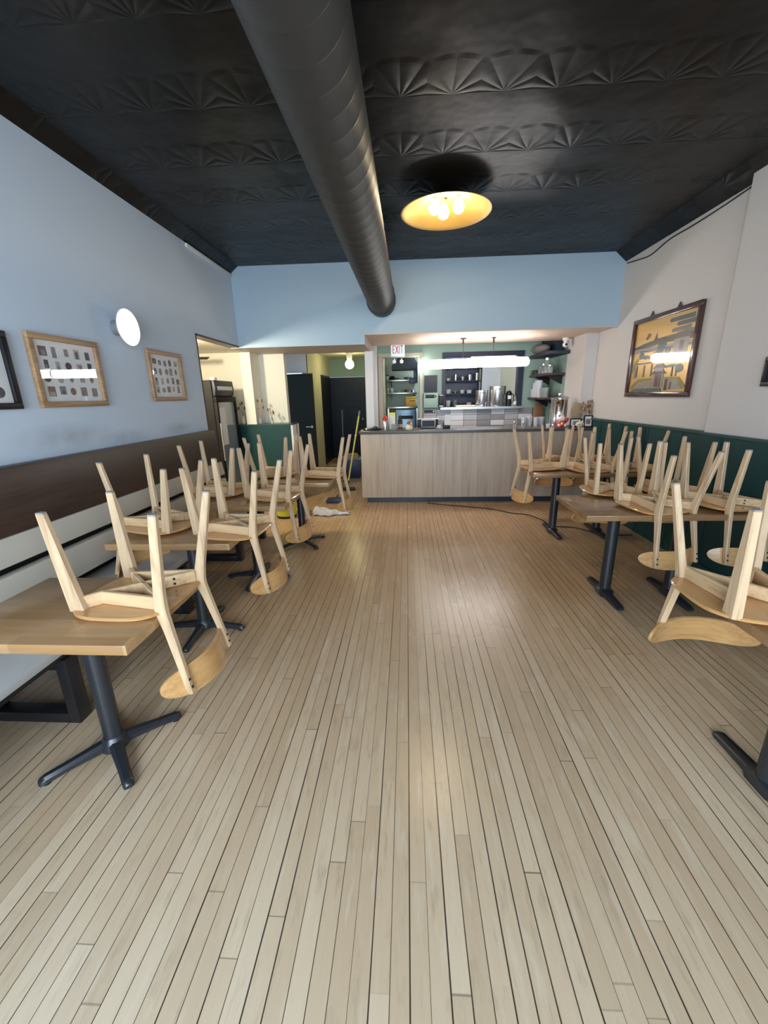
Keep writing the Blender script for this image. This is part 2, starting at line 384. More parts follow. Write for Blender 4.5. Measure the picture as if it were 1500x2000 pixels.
def B(*a, **k): return MB().box(*a, **k)
def tag(o, label, cat, group=None):
    o['label'] = label; o['category'] = cat
    if group: o['group'] = group
    return o
def thing(name, label, cat, loc=(0, 0, 0), rz=0.0, group=None):
    o = bpy.data.objects.new(name, None); COL.objects.link(o); o.empty_display_size = 0.1
    o.location = loc; o.rotation_euler = (0, 0, rz)
    return tag(o, label, cat, group)
def struct(name, mb, mat, bevel=0.0, smooth=False): return mb.build(name, mat, None, bevel, smooth, 'structure')
def kids(o): return [c for c in bpy.data.objects if c.parent == o]
def dup(root, loc, rz=0.0, label=None, group=None, rot=None):
    tree = {}
    for o in bpy.data.objects:
        if o.parent: tree.setdefault(o.parent.name, []).append(o)
    def cp(o, par):
        c = o.copy(); COL.objects.link(c); c.parent = par
        for ch in tree.get(o.name, []): cp(ch, c)
        return c
    r = cp(root, None); r.location = loc; r.rotation_euler = (0, 0, rz)
    if label: r['label'] = label
    if group: r['group'] = group
    return r

# ------------------------------------------------------------------ setting
XL, XR, YF, YB, ZC = -2.20, 2.62, -1.80, 5.60, 3.15
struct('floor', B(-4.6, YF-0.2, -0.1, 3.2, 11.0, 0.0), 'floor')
cm = MB()   # tin ceiling, turned down along both long walls
pr = [(XL, 3.07), (XL+0.10, ZC), (XR-0.13, ZC-0.01), (XR, 3.03), (XR, 3.35), (XL, 3.35)]
cm.loft([[(x, YF-0.2, z) for x, z in pr], [(x, YB, z) for x, z in pr]])
struct('ceiling', cm, 'ceiling')
lw = MB()
lw.box(XL-0.12, YF, 0, XL, 4.47, 3.3); lw.box(XL-0.12, 4.47, 2.225, XL, YB, 3.3)
struct('wall_left', lw, 'wall_left')
struct('trim_1', MB().box(XL-0.125, 4.455, 0.0, XL+0.004, 4.475, 2.225).box(XL-0.125, 4.455, 2.205, XL+0.004, YB, 2.225), 'bench_brown')
struct('wall_right', MB().box(XR, 3.70, 0, XR+0.15, 6.75, 3.3).box(XR-0.05, YF, 0, XR+0.15, 3.70, 3.3), 'wall_right')
# shop front behind the camera
fr = MB()
fr.box(XL, YF-0.1, 0, XR, YF, 0.58); fr.box(XL, YF-0.1, 2.62, XR, YF, 3.3)
for a, b in ((XL, -1.97), (0.07, 0.33), (2.37, XR)): fr.box(a, YF-0.1, 0.58, b, YF, 2.62)
struct('wall_front', fr, 'wall_right')
for i, (a, b) in enumerate(((-1.97, 0.07), (0.33, 2.37))):
    w = MB(); w.box(a, YF-0.08, 0.58, a+0.05, YF-0.02, 2.62); w.box(b-0.05, YF-0.08, 0.58, b, YF-0.02, 2.62)
    w.box(a, YF-0.08, 0.58, b, YF-0.02, 0.63); w.box(a, YF-0.08, 2.57, b, YF-0.02, 2.62)
    struct('window_%d' % (i+2), w, 'steel_black')
# daylight-tinted bulkhead over the counter and its undersides
bk = MB(); bk.box(XL, YB, 2.20, -0.535, YB+0.02, 3.3); bk.box(-0.535, YB, 2.32, XR, YB+0.02, 3.3)
struct('wall_back', bk, 'wall_blue')
struct('ceiling_soffit_counter', B(-0.535, YB+0.02, 2.32, XR, 6.87, 3.3), 'soffit')
struct('ceiling_soffit_hall', B(XL-0.12, YB+0.02, 2.20, -0.535, 6.55, 3.3), 'soffit_grey')
struct('trim_2', B(-0.55, YB-0.006, 2.312, XR, YB+0.03, 2.328), 'soffit_grey')
# side pier at the right end of the counter
struct('wall_pier_right', MB().box(2.46, 6.10, 1.075, XR+0.02, 6.75, 2.32).box(2.46, 6.45, 0, XR+0.02, 6.75, 1.075), 'wall_right')
struct('ceiling_bar_bulkhead', B(2.32, 6.88, 2.165, 2.46, 7.60, 2.9), 'frame_navy')
struct('wall_bar_right', B(2.46, 6.75, 0, 2.66, 7.7, 3.3), 'green_wall')
# right wainscot
wr = MB(); wr.box(XR-0.03, 3.70, 0, XR, 6.08, 1.175); wr.box(XR-0.075, YF, 0, XR-0.05, 3.70, 1.175)
for k in range(14):
    y = -1.5 + k*0.55
    x = XR-0.075 if y < 3.70 else XR-0.03
    wr.box(x-0.006, y, 0, x, y+0.035, 1.175)
struct('trim_3', wr, 'green')
struct('trim_4', MB().box(XR-0.05, 3.70, 1.175, XR, 6.08, 1.20).box(XR-0.085, YF, 1.175, XR-0.05, 3.70, 1.195), 'green_cap')
struct('baseboard_right', B(XR-0.095, YF, 0, XR-0.076, 3.70, 0.09), 'green')
# nook beyond the left-wall opening
struct('wall_nook_back', MB().box(-4.4, 6.45, 1.165, -1.862, 6.56, 2.3).box(-4.4, 6.45, 0, -1.735, 6.56, 1.165), 'cream')
struct('wall_nook_left', B(-4.45, 3.6, 0, -4.35, 6.56, 2.3), 'cream')
struct('wall_nook_front', B(-4.4, 3.55, 0, XL-0.12, 3.62, 2.3), 'cream')
struct('ceiling_nook', B(-4.4, 3.6, 2.235, XL-0.12, 6.56, 2.32), 'cream')
struct('wall_pier_nook', B(-2.40, 6.10, 1.186, -2.25, 6.45, 2.2), 'cream')
struct('wall_partition_end', B(-1.735, 6.09, 0, -1.705, 6.30, 1.165), 'lavender')
struct('trim_5', MB().box(-3.3, 6.10, 0, -1.735, 6.45, 1.165), 'green')
struct('trim_6', MB().box(-3.3, 6.085, 1.165, -1.715, 6.45, 1.185), 'green_cap')
# hallway
struct('wall_hall_left', MB().box(-2.05, 8.30, 0, -1.95, 10.7, 2.5), 'hall_wall')
hw = MB(); hw.box(-3.4, 8.28, 0, -2.46, 8.36, 2.5); hw.box(-2.46, 8.28, 2.03, -1.95, 8.36, 2.5)
struct('wall_hall_front', hw, 'lavender')
struct('wall_hall_end', MB().box(-2.05, 10.7, 2.04, -0.5, 10.8, 2.5).box(-1.05, 10.7, 0, -0.5, 10.8, 2.04), 'green_wall')
struct('wall_hall_right', B(-0.60, 6.9, 0, -0.515, 10.8, 2.6), 'lavender')
struct('ceiling_hall', B(-3.5, 6.55, 2.48, -0.5, 10.8, 2.6), 'hall_wall')
struct('wall_pier_counter', B(-0.625, 6.45, 0, -0.505, 6.90, 2.21), 'lavender')
def panel_door(name, w, h, mat, rows, parent=None):
    d = MB(); d.box(0, 0, 0, w, 0.04, h)
    for (z0, z1) in rows:
        for (x0, x1) in ((0.10*w/0.8, 0.37*w/0.8), (0.43*w/0.8, 0.70*w/0.8)):
            d.box(x0, -0.008, z0, x1, 0, z1); d.box(x0+0.02, -0.014, z0+0.02, x1-0.02, -0.008, z1-0.02)
    return struct(name, d, mat, 0.002)
d1 = MB(); d1.box(0, 0, 0.01, 0.66, 0.04, 2.0)
d1 = struct('door_1', d1, 'door_black', 0.003); d1.location = (-2.44, 8.24, 0); d1.rotation_euler = (0, 0, -0.28)
h = MB(); h.lathe([(0.026, 0), (0.026, 0.012), (0.010, 0.014), (0.010, 0.05)], (0.60, 0, 0), 14, axis='y')
h.xf(Matrix.Translation((0, 0, 1.0)) @ Matrix.Scale(-1, 4, (0, 1, 0))).tube([(0.60, -0.05, 1.0), (0.55, -0.052, 1.0), (0.49, -0.05, 1.0)], 0.009)
h.build('door_handle', 'chrome', d1)
d2 = panel_door('door_2', 0.90, 2.03, 'door_navy', ((0.16, 0.62), (0.72, 1.34), (1.44, 1.90))); d2.location = (-1.95, 10.66, 0)
struct('trim_7', MB().box(-1.955, 9.6, 0, -1.93, 10.66, 2.05), 'door_navy')
h2 = MB().sphere((0.82, -0.05, 1.0), 0.03).tube([(0.82, 0, 1.0), (0.82, -0.04, 1.0)], 0.012); h2.build('door_knob', 'chrome', d2)
# wall behind the counter with kitchen doorway and pass-through
YK = 7.60
bw = MB(); bw.box(-0.62, YK, 0, -0.42, YK+0.12, 3.3); bw.box(-0.42, YK, 2.20, 0.20, YK+0.12, 3.3); bw.box(0.20, YK, 0, 0.66, YK+0.12, 3.3)
bw.box(0.66, YK, 0, 2.02, YK+0.12, 1.31); bw.box(0.66, YK, 2.22, 2.02, YK+0.12, 3.3); bw.box(2.02, YK, 0, 2.66, YK+0.12, 3.3)
struct('wall_bar_back', bw, 'green_wall')
struct('ceiling_bar', B(-0.6, 6.87, 2.9, 2.66, YK+0.1, 3.0), 'green_wall')
dj = MB(); dj.box(-0.50, YK-0.03, 0, -0.42, YK+0.14, 2.205); dj.box(0.235, YK-0.03, 0, 0.285, YK+0.14, 2.205); dj.box(-0.50, YK-0.03, 2.21, 0.285, YK+0.14, 2.27)
struct('trim_8', dj, 'jamb')
wf = MB(); wf.box(0.63, YK-0.025, 1.34, 0.69, YK+0.13, 2.185); wf.box(1.95, YK-0.025, 1.34, 2.04, YK+0.13, 2.185); wf.box(0.63, YK-0.025, 2.19, 2.04, YK+0.13, 2.26)
struct('window_1', wf, 'frame_navy')
struct('trim_9', B(0.60, YK-0.16, 1.30, 2.02, YK+0.14, 1.335), 'steel')
# tiled splashback: staggered tones in stacked rows
tl = MB(); tl.box(0.29, YK-0.012, 0.90, 2.44, YK-0.002, 1.298, 3)
pat = "202121 12 010212 201012 110201 021120"
rt = random.Random(4)
for r_ in range(4):
    for c_ in range(9):
        x0 = 0.30 + c_*0.243; z1 = 1.295 - r_*0.0985
        k = (c_*2 + r_*3 + (c_*r_) % 2) % 3 if rt.random() > 0.3 else rt.randrange(3)
        if x0+0.235 < 2.46: tl.box(x0, YK-0.022, z1-0.092, x0+0.236, YK-0.012, z1, k)
struct('trim_10', tl, ['tile_mid', 'tile_light', 'tile_dark', 'grout'])
# kitchen shell
struct('wall_kitchen_back', B(0.45, 9.45, 0, 2.7, 9.55, 3.0), 'cream')
struct('wall_kitchen_back_left', B(-0.62, 9.45, 0, 0.45, 9.55, 3.0), 'pale_green')
struct('wall_kitchen_right', B(2.6, YK+0.12, 0, 2.7, 9.5, 3.0), 'cream')
struct('wall_kitchen_left', B(-0.50, YK+0.12, 0, -0.44, 9.5, 3.0), 'hall_wall')
struct('ceiling_kitchen', B(-0.6, YK+0.12, 2.75, 2.7, 9.5, 2.85), 'cream')
struct('wall_kitchen_panel', B(1.50, 8.55, 0, 1.86, 8.60, 2.75), 'lavender')

# ------------------------------------------------------------------ counter
ct = thing('service_counter', 'long service counter with greige wood-grain front and dark stone top', 'counter', (0.96, 6.15, 0))
def local(mb, o): return mb.xf(Matrix.Translation(-Vector(o.location)))
local(B(-0.67, 5.885, 0.09, 2.60, 5.91, 1.03), ct).build('front_panel', 'laminate', ct, 0.002)
local(B(-0.67, 5.911, 0.09, -0.645, 6.44, 1.03), ct).build('side_panel', 'laminate', ct, 0.002)
local(B(-0.60, 5.95, 0.0, 2.60, 6.40, 0.09), ct).build('kick_board', 'navy_kick', ct)
cb = B(-0.69, 5.865, 1.032, 2.60, 6.44, 1.07)
local(cb, ct).build('countertop', 'counter_top', ct, 0.004)
bb = thing('back_bar_counter', 'low back counter under the grey tiled wall', 'counter', (1.35, 7.25, 0))
local(B(0.32, 7.0, 0.0, 2.44, 7.57, 0.86), bb).build('cabinet', 'slate', bb, 0.003)
local(B(0.30, 6.97, 0.861, 2.45, 7.575, 0.90), bb).build('worktop', 'steel', bb, 0.003)

# ------------------------------------------------------------------ ceiling duct
du = thing('air_duct', 'round dark grey air duct hanging under the black ceiling', 'duct', (-0.325, 2.0, 2.68))
rad = 0.166
du.rotation_euler = (0.0, 0, -0.006)
dm = MB(); prof = []
y = -3.7
while y < 3.40: prof += [(rad, y), (rad, y+0.118), (rad+0.0005, y+0.121), (rad+0.0005, y+0.127), (rad, y+0.130)]; y += 0.130
prof.append((rad, 3.42))
dm.lathe(prof, (0, 0, 0), 40, axis='y'); dm.build('duct_tube', 'duct', du)
MB().lathe([(rad-0.01, 3.425), (rad+0.014, 3.425), (rad+0.014, 3.47), (rad+0.004, 3.48), (rad+0.004, 3.595), (rad-0.01, 3.595)], (0, 0, 0), 40, axis='y').build('end_collar', 'duct', du)
for yy in (-1.2, 1.3, 3.1):
    MB().tube([(0, yy, rad-0.002), (0, yy, 0.455)], 0.006, 8).tube([(math.cos(a)*(rad+0.004), yy, math.sin(a)*(rad+0.004)) for a in [PI*k/12 for k in range(13)]], 0.006, 6).build('hanger_strap', 'duct', du)

# ------------------------------------------------------------------ ceiling dish lamp
LP = Vector((0.340, 4.02, 3.035))
cl = thing('ceiling_lamp', 'wide gold dish ceiling lamp with lit bare bulbs', 'lamp', LP)
R0 = 0.378
ds = MB(); pf = []
for k in range(13):
    t = k/12; pf.append((max(0.001, R0*t), 0.112*(1-t**1.35)))
inner = [(max(0.001, r-0.004), h-0.004) for r, h in reversed(pf)]
ds.lathe(pf + [(R0+0.003, -0.002)] + inner, (0, 0, 0), 56, cap=False); ds.build('dish', 'gold', cl)
MB().lathe([(0.012, 0.10), (0.012, 0.108), (0.06, 0.109), (0.06, 0.1145), (0.001, 0.1145)], (0, 0, 0), 20).build('stem', 'black', cl)
for k, (bx, by) in enumerate(((-0.105, -0.12), (0.095, -0.125), (-0.02, -0.02))):
    s_ = MB().lathe([(0.018, 0.075), (0.018, 0.055), (0.001, 0.055)], (bx, by, 0), 14).build('bulb_socket', 'gold', cl)
    MB().lathe([(0.015, 0.055), (0.022, 0.044), (0.040, 0.012), (0.045, -0.012), (0.036, -0.040), (0.015, -0.054), (0.001, -0.056)], (bx, by, 0), 20).build('bulb', 'e_bulb', cl)

# ------------------------------------------------------------------ wall sconce
sc = thing('wall_sconce', 'round white wall light shining beside the wood-framed pictures', 'lamp', (XL+0.001, 3.21, 2.09))
MB().lathe([(0.052, 0.0), (0.052, 0.058), (0.020, 0.06), (0.020, 0.075)], (0, 0, 0), 24, axis='x').build('wall_mount', 'grey_plastic', sc)
pf = [(0.020, 0.062), (0.055, 0.066), (0.10, 0.080), (0.132, 0.106)]
MB().lathe(pf + [(r-0.003, h+0.004) for r, h in reversed(pf)], (0, 0, 0), 40, axis='x', cap=False).build('dish', 'white', sc)
MB().lathe([(0.012, 0.072), (0.028, 0.082), (0.040, 0.105), (0.034, 0.130), (0.012, 0.143), (0.001, 0.144)], (0, 0, 0), 20, axis='x').build('bulb', 'e_sconce', sc)

# ------------------------------------------------------------------ counter tube light
tb = thing('pendant_tube_light', 'long glowing double tube light hung above the counter', 'lamp', (1.03, 6.26, 1.985))
def capsule(x0, x1, r, mb=None, z0=0.0, z1=0.0):
    mb = mb or MB(); pr_ = []
    for k in range(9): a = PI/2*k/8; pr_.append((max(0.001, r*math.sin(a)), x0 + r*(1-math.cos(a))))
    for k in range(9): a = PI/2*k/8; pr_.append((max(0.001, r*math.cos(a)), x1 - r + r*math.sin(a)))
    rings = []
    for rr, x in pr_:
        zz = z0 + (z1-z0)*(x-x0)/(x1-x0)
        rings.append([(x, rr*math.cos(2*PI*j/24), rr*math.sin(2*PI*j/24)+zz) for j in range(24)])
    return mb.loft(rings)
def halfcap(x0, x1, r, z0, z1, left):
    pr_ = []
    if left:
        for k in range(9): a = PI/2*k/8; pr_.append((max(0.001, r*math.sin(a)), x0 + r*0.8*(1-math.cos(a))))
        pr_.append((r, x1))
    else:
        pr_.append((r, x0))
        for k in range(9): a = PI/2*k/8; pr_.append((max(0.001, r*math.cos(a)), x1 - r*0.8*(1-math.sin(a))))
    return MB().loft([[(x, rr*math.cos(2*PI*j/24), rr*math.sin(2*PI*j/24)+z0+(z1-z0)*(x-x0)/(x1-x0)) for j in range(24)] for rr, x in pr_])
halfcap(-0.735, -0.014, 0.064, -0.008, -0.002, True).build('glass_tube', 'e_tube', tb)
halfcap(0.0, 0.725, 0.064, 0.003, 0.0, False).build('glass_tube', 'e_tube', tb)
MB().lathe([(0.071, -0.0135), (0.071, -0.0005)], (0, 0, 0), 24, axis='x').build('centre_ring', 'grey_plastic', tb)
MB().box(-0.10, -0.018, 0.068, 0.52, 0.018, 0.084).build('top_rail', 'white', tb)
for x in (-0.22, 0.21):
    MB().tube([(x, 0, 0.065), (x, 0, 0.32)], 0.0035, 6).lathe([(0.045 if x < 0 else 0.03, 0.334), (0.045 if x < 0 else 0.03, 0.322), (0.012, 0.320), (0.012, 0.26), (0.001, 0.26)], (x, 0, 0), 14).build('hanging_rod', 'bench_brown', tb)
# hall globe, nook fan lamp, kitchen bulb and added fill light
gl = thing('hall_globe_light', 'small glowing globe light on the hallway ceiling', 'lamp', (-1.25, 9.4, 2.24))
MB().sphere((0, 0, 0), 0.095, 20).build('globe', 'e_globe', gl)
MB().lathe([(0.05, 0.085), (0.06, 0.12), (0.07, 0.238)], (0, 0, 0), 20).build('ceiling_mount', 'white', gl)
fn = thing('ceiling_fan', 'dark ceiling fan blade showing through the opening above the fridge', 'fan', (-3.36, 5.78, 2.05))
MB().lathe([(0.05, 0.02), (0.10, 0.03), (0.10, 0.10), (0.03, 0.11), (0.03, 0.184)], (0, 0, 0), 20).build('motor', 'black', fn)
for k in range(4):
    a = 0.10 + k*PI/2
    bl = MB().box(0.09, -0.06, 0.055, 0.62, 0.06, 0.065); bl.xf(Matrix.Rotation(a, 4, 'Z') @ Matrix.Translation((0, 0, 0.06)) @ Matrix.Rotation(0.32, 4, 'X') @ Matrix.Translation((0, 0, -0.06))); bl.build('blade', 'black', fn, 0.003)
ks = thing('kitchen_bulb', 'small bright bulb beside the kitchen doorway', 'lamp', (0.255, YK-0.085, 2.06))
MB().sphere((0, 0, 0), 0.048, 18).build('bulb', 'e_spot', ks)
MB().lathe([(0.018, 0.045), (0.022, 0.10)], (0, 0, 0), 14).tube([(0, 0, 0.10), (0, 0.052, 0.12)], 0.010).build('holder', 'white', ks)
kl = thing('kitchen_fill_light', 'unseen light box added to brighten the kitchen', 'lamp', (1.0, 8.55, 2.66))
MB().box(-0.7, -0.07, 0.0, 0.7, 0.07, 0.03).build('diffuser', 'e_kitchen', kl); MB().box(-0.72, -0.09, 0.031, 0.72, 0.09, 0.09).build('housing', 'white', kl)  # out of view, put in to light the kitchen

# ------------------------------------------------------------------ wall bench (left)
YB0, YB1 = -1.2, 4.42
be = thing('wall_bench', 'long wall bench with dark brown top panel and cream back slats', 'bench', (-1.9, 1.6, 0))
def bx(*a, m, n, bev=0.004): return local(B(*a), be).build(n, m, be, bev)
bp = MB().prism([(XL+0.005, 0.895), (XL+0.115, 0.885), (XL+0.085, 1.232), (XL+0.005, 1.232)], YB0, YB1, 'xz'); local(bp, be).build('top_panel', 'bench_brown', be, 0.003)
for z0, z1, x0 in ((0.742, 0.885, -2.085), (0.515, 0.698, -2.06)):
    sl = MB().prism([(x0-0.03, z0), (x0+0.028, z0), (x0+0.008, z1), (x0-0.05, z1)], YB0, YB1, 'xz'); local(sl, be).build('back_slat', 'bench_slat', be, 0.006)
bx(-2.19, YB0, 0.40, -2.13, YB1, 0.88, m='black', n='back_board', bev=0)
bx(-2.125, YB0, 0.405, -1.63, YB1, 0.452, m='bench_seat', n='seat', bev=0.008)
bx(-2.10, YB0, 0.365, -1.66, YB1, 0.402, m='steel_black', n='seat_rail', bev=0.003)
for y in (-0.6, 0.50, 1.58, 2.64, 3.66, 4.32):
    f = MB(); f.box(-1.70, y, 0.0, -1.645, y+0.075, 0.364); f.box(-2.14, y, 0.0, -2.085, y+0.075, 0.364); f.box(-2.085, y, 0.0, -1.70, y+0.075, 0.055); f.box(-2.085, y, 0.31, -1.70, y+0.075, 0.364)
    local(f, be).build('leg', 'steel_black', be, 0.002)

# ------------------------------------------------------------------ tables
def top_mesh(w, d, t=0.04): return MB().box(-w/2, -d/2, 0.74-t, w/2, d/2, 0.74)
def cross_base(t, rot):
    col = MB().lathe([(0.001, 0.05), (0.038, 0.05), (0.038, 0.692)], (0, 0, 0), 28); col.build('column', 'iron', t)
    MB().box(-0.20, -0.20, 0.692, 0.20, 0.20, 0.699).build('mounting_plate', 'iron', t)
    MB().lathe([(0.060, 0.028), (0.062, 0.050), (0.048, 0.075), (0.040, 0.088)], (0, 0, 0), 28).build('hub', 'iron', t)
    for k in range(4):
        a = rot + k*PI/2
        m = MB(); rings = []
        for x, hw, z0, z1 in ((0.03, 0.030, 0.035, 0.075), (0.10, 0.026, 0.030, 0.064), (0.19, 0.022, 0.022, 0.050), (0.255, 0.022, 0.012, 0.042), (0.275, 0.020, 0.010, 0.034), (0.282, 0.014, 0.012, 0.026)):
            rings.append([(x, -hw, z0), (x, hw, z0), (x, hw, z1-0.012), (x, hw*0.5, z1), (x, -hw*0.5, z1), (x, -hw, z1-0.012)])
        m.loft(rings); m.xf(Matrix.Rotation(a, 4, 'Z')); ar = m.build('foot_arm', 'iron', t)
        g = MB().lathe([(0.016, 0.0), (0.018, 0.004), (0.016, 0.014)], (0.255*math.cos(a), 0.255*math.sin(a), 0), 14); g.build('levelling_foot', 'black', ar)
def t_base(t, x):
    MB().lathe([(0.001, 0.05), (0.042, 0.05), (0.042, 0.692)], (x, 0, 0), 28).build('column', 'iron', t)
    MB().box(x-0.06, -0.20, 0.692, x+0.06, 0.20, 0.699).build('mounting_plate', 'iron', t)
    f = MB()
    rings = []
    for y, hw, z1 in ((-0.265, 0.022, 0.026), (-0.25, 0.026, 0.034), (-0.08, 0.028, 0.048), (-0.05, 0.046, 0.062), (0.05, 0.046, 0.062), (0.08, 0.028, 0.048), (0.25, 0.026, 0.034), (0.265, 0.022, 0.026)):
        rings.append([(x-hw, y, 0.006), (x+hw, y, 0.006), (x+hw, y, z1-0.010), (x+hw*0.55, y, z1), (x-hw*0.55, y, z1), (x-hw, y, z1-0.010)])
    f.loft(rings); fb = f.build('foot_bar', 'iron', t)
    for y in (-0.235, 0.235): MB().lathe([(0.018, 0.0), (0.018, 0.006)], (x, y, 0), 12).build('levelling_foot', 'black', fb)
GL = 'small oak tables along the wall bench'
for cx, cyy, w, d, rot, lab in (
    (-1.355, 1.437, 0.76, 0.545, PI/4, 'small oak table nearest the camera by the bench, with one upturned chair'),
    (-1.421, 2.437, 0.762, 0.545, 0.0, 'small oak table second from the camera along the bench'),
    (-1.335, 3.275, 0.76, 0.55, 0.0, 'small oak table third from the camera along the bench'),
    (-1.150, 4.165, 0.76, 0.57, PI/4, 'small oak table at the far end of the bench, nearest the fridge')):
    t = thing('bistro_table', lab, 'table', (cx, cyy, 0), 0, GL)
    top_mesh(w, d).build('tabletop', 'table_wood', t, 0.004)
    cross_base(t, rot)
GR = 'long oak tables along the green panelled wall'
for cx, cyy, w, d, lab in (
    (1.765, 1.335, 1.09, 0.58, 'long brown table nearest the camera on the right, mostly out of frame'),
    (1.80, 3.00, 1.16, 0.60, 'long brown table in the middle of the right-hand row'),
    (1.905, 4.52, 1.19, 0.62, 'long brown table in front of the right end of the counter')):
    t = thing('dining_table', lab, 'table', (cx, cyy, 0), 0, GR)
    top_mesh(w, d).build('tabletop', 'table_dark', t, 0.004)
    bo = -0.335 if cyy < 2 else -0.245
    t_base(t, bo); t_base(t, bo+0.49 if cyy > 2 else 0.30)

# ------------------------------------------------------------------ chairs (built upside down, seat face on z = 0, feet up)
def make_chair(label, group):
    t = thing('dining_chair', label, 'chair', (0, 0, 0.742), 0, group)
    # seat: rounded plate, slightly dished
    nr, na = 7, 48
    def edge(a):
        c, s = math.cos(a), math.sin(a); n = 2.7 if c > 0 else 3.6; ax = 0.223 if c > 0 else 0.195
        return (ax*abs(c)**(2/n)*(1 if c > 0 else -1), 0.224*abs(s)**(2/n)*(1 if s > 0 else -1))
    def zc(x, y): return 0.010*(y/0.224)**2 + (0.010*((x-0.10)/0.12)**2 if x > 0.10 else 0)
    rings = []
    for k in range(nr+1):
        f = (k+0.02)/(nr+0.02)*0.965 if k < nr else 0.975
        rings.append([(edge(2*PI*j/na)[0]*f, edge(2*PI*j/na)[1]*f, zc(edge(2*PI*j/na)[0]*f, edge(2*PI*j/na)[1]*f)+(0.0 if k < nr else 0.001)) for j in range(na)])
    rim = [(1.0, 0.006), (1.0, 0.010)]
    for f, dz in rim: rings.append([(edge(2*PI*j/na)[0]*f, edge(2*PI*j/na)[1]*f, zc(*edge(2*PI*j/na))+dz) for j in range(na)])
    for k in range(nr, -1, -1):
        f = (k+0.02)/(nr+0.02)*0.975
        rings.append([(edge(2*PI*j/na)[0]*f, edge(2*PI*j/na)[1]*f, zc(edge(2*PI*j/na)[0]*f, edge(2*PI*j/na)[1]*f)+0.016) for j in range(na)])
    MB().loft(rings).build('seat', 'seat_wood', t)
    for s in (-1, 1):
        fl = MB().post([(0.162, s*0.150, 0.018, 0.031, 0.018), (0.168, s*0.1525, 0.07, 0.0285, 0.0175), (0.2005, s*0.170, 0.420, 0.0155, 0.0135)]).build('leg', 'leg_wood', t)
        MB().post([(0.2005, s*0.170, 0.4202, 0.0145, 0.0125), (0.2010, s*0.170, 0.426, 0.0145, 0.0125)], 0.004).build('foot_pad', 'pad_grey', fl)
        rl = MB().post([(-0.258, s*0.163, -0.338, 0.012, 0.013), (-0.249, s*0.1615, -0.300, 0.013, 0.013), (-0.200, s*0.146, -0.075, 0.018, 0.0145), (-0.181, s*0.141, 0.004, 0.0225, 0.015), (-0.179, s*0.142, 0.030, 0.0235, 0.0155), (-0.186, s*0.147, 0.085, 0.021, 0.015), (-0.245, s*0.183, 0.420, 0.0155, 0.013)]).build('leg', 'leg_wood', t)
        MB().post([(-0.245, s*0.183, 0.4202, 0.0145, 0.012), (-0.2455, s*0.183, 0.426, 0.0145, 0.012)], 0.004).build('foot_pad', 'pad_grey', rl)
        for z in (-0.312, -0.278):
            x = -0.2475 - (-0.298-z)*0.22
            MB().lathe([(0.0055, 0.0), (0.0055, 0.0045), (0.001, 0.0045)], (0, 0, 0), 10, axis='x').xf(Matrix.Translation((x-0.0125, s*0.1615, z)) @ Matrix.Scale(-1, 4, (1, 0, 0))).build('bolt', 'black', rl)
        MB().beam([(0.152, s*0.144, 0.0450), (0.104, s*0.092, 0.0450), (-0.168, s*0.132, 0.0450)], 0.0105, 0.0275).build('side_rail', 'rail_wood', t)
        z = 0.0445
        cbm = MB().beam([(0.095, -s*0.086, z), (-0.165, s*0.126, z)], 0.010, 0.0265).build('cross_rail', 'rail_wood', t)
        d = Vector((-0.26, s*0.212, 0)).normalized(); nrm = Vector((-d.y, d.x, 0))*s
        if nrm.x > 0: nrm = -nrm
        for zz in (0.034, 0.056):
            p = Vector((-0.165, s*0.126, zz)) - d*0.085 + nrm*0.0095
            MB().lathe([(0.0055, 0.0), (0.0055, 0.0035), (0.001, 0.0035)], (0, 0, 0), 10, axis='x').xf(Matrix.Translation(p) @ Matrix.Rotation(math.atan2(nrm.y, nrm.x), 4, 'Z')).build('bolt', 'black', cbm)
    # curved back board
    nv, nh = 34, 8; th = 0.0115; W2 = 0.236
    def bp_(v, w, o):
        vv = v*W2; hh = 0.064*(1-abs(v)**4.2)**0.5
        zz = -0.292 + w*hh; u = -0.2850 + 1.9*vv*vv + 0.20*(zz+0.292)
        n_ = Vector((1, -2*1.9*vv, -0.20)).normalized()
        return Vector((u, vv, zz)) + n_*o
    rings = []
    for i in range(nv+1):
        v = -0.9995 + 1.999*i/nv
        v = math.sin(v*PI/2)*0.9998
        ring = [bp_(v, -1+2*j/nh, 0) for j in range(nh+1)] + [bp_(v, 1-2*j/nh, th) for j in range(nh+1)]
        rings.append(ring)
    MB().loft(rings).build('backrest', 'back_wood', t)
    return t
GC1 = 'upturned chairs on the tables by the bench'; GC2 = 'upturned chairs on the tables by the green wall'
hp = PI/2
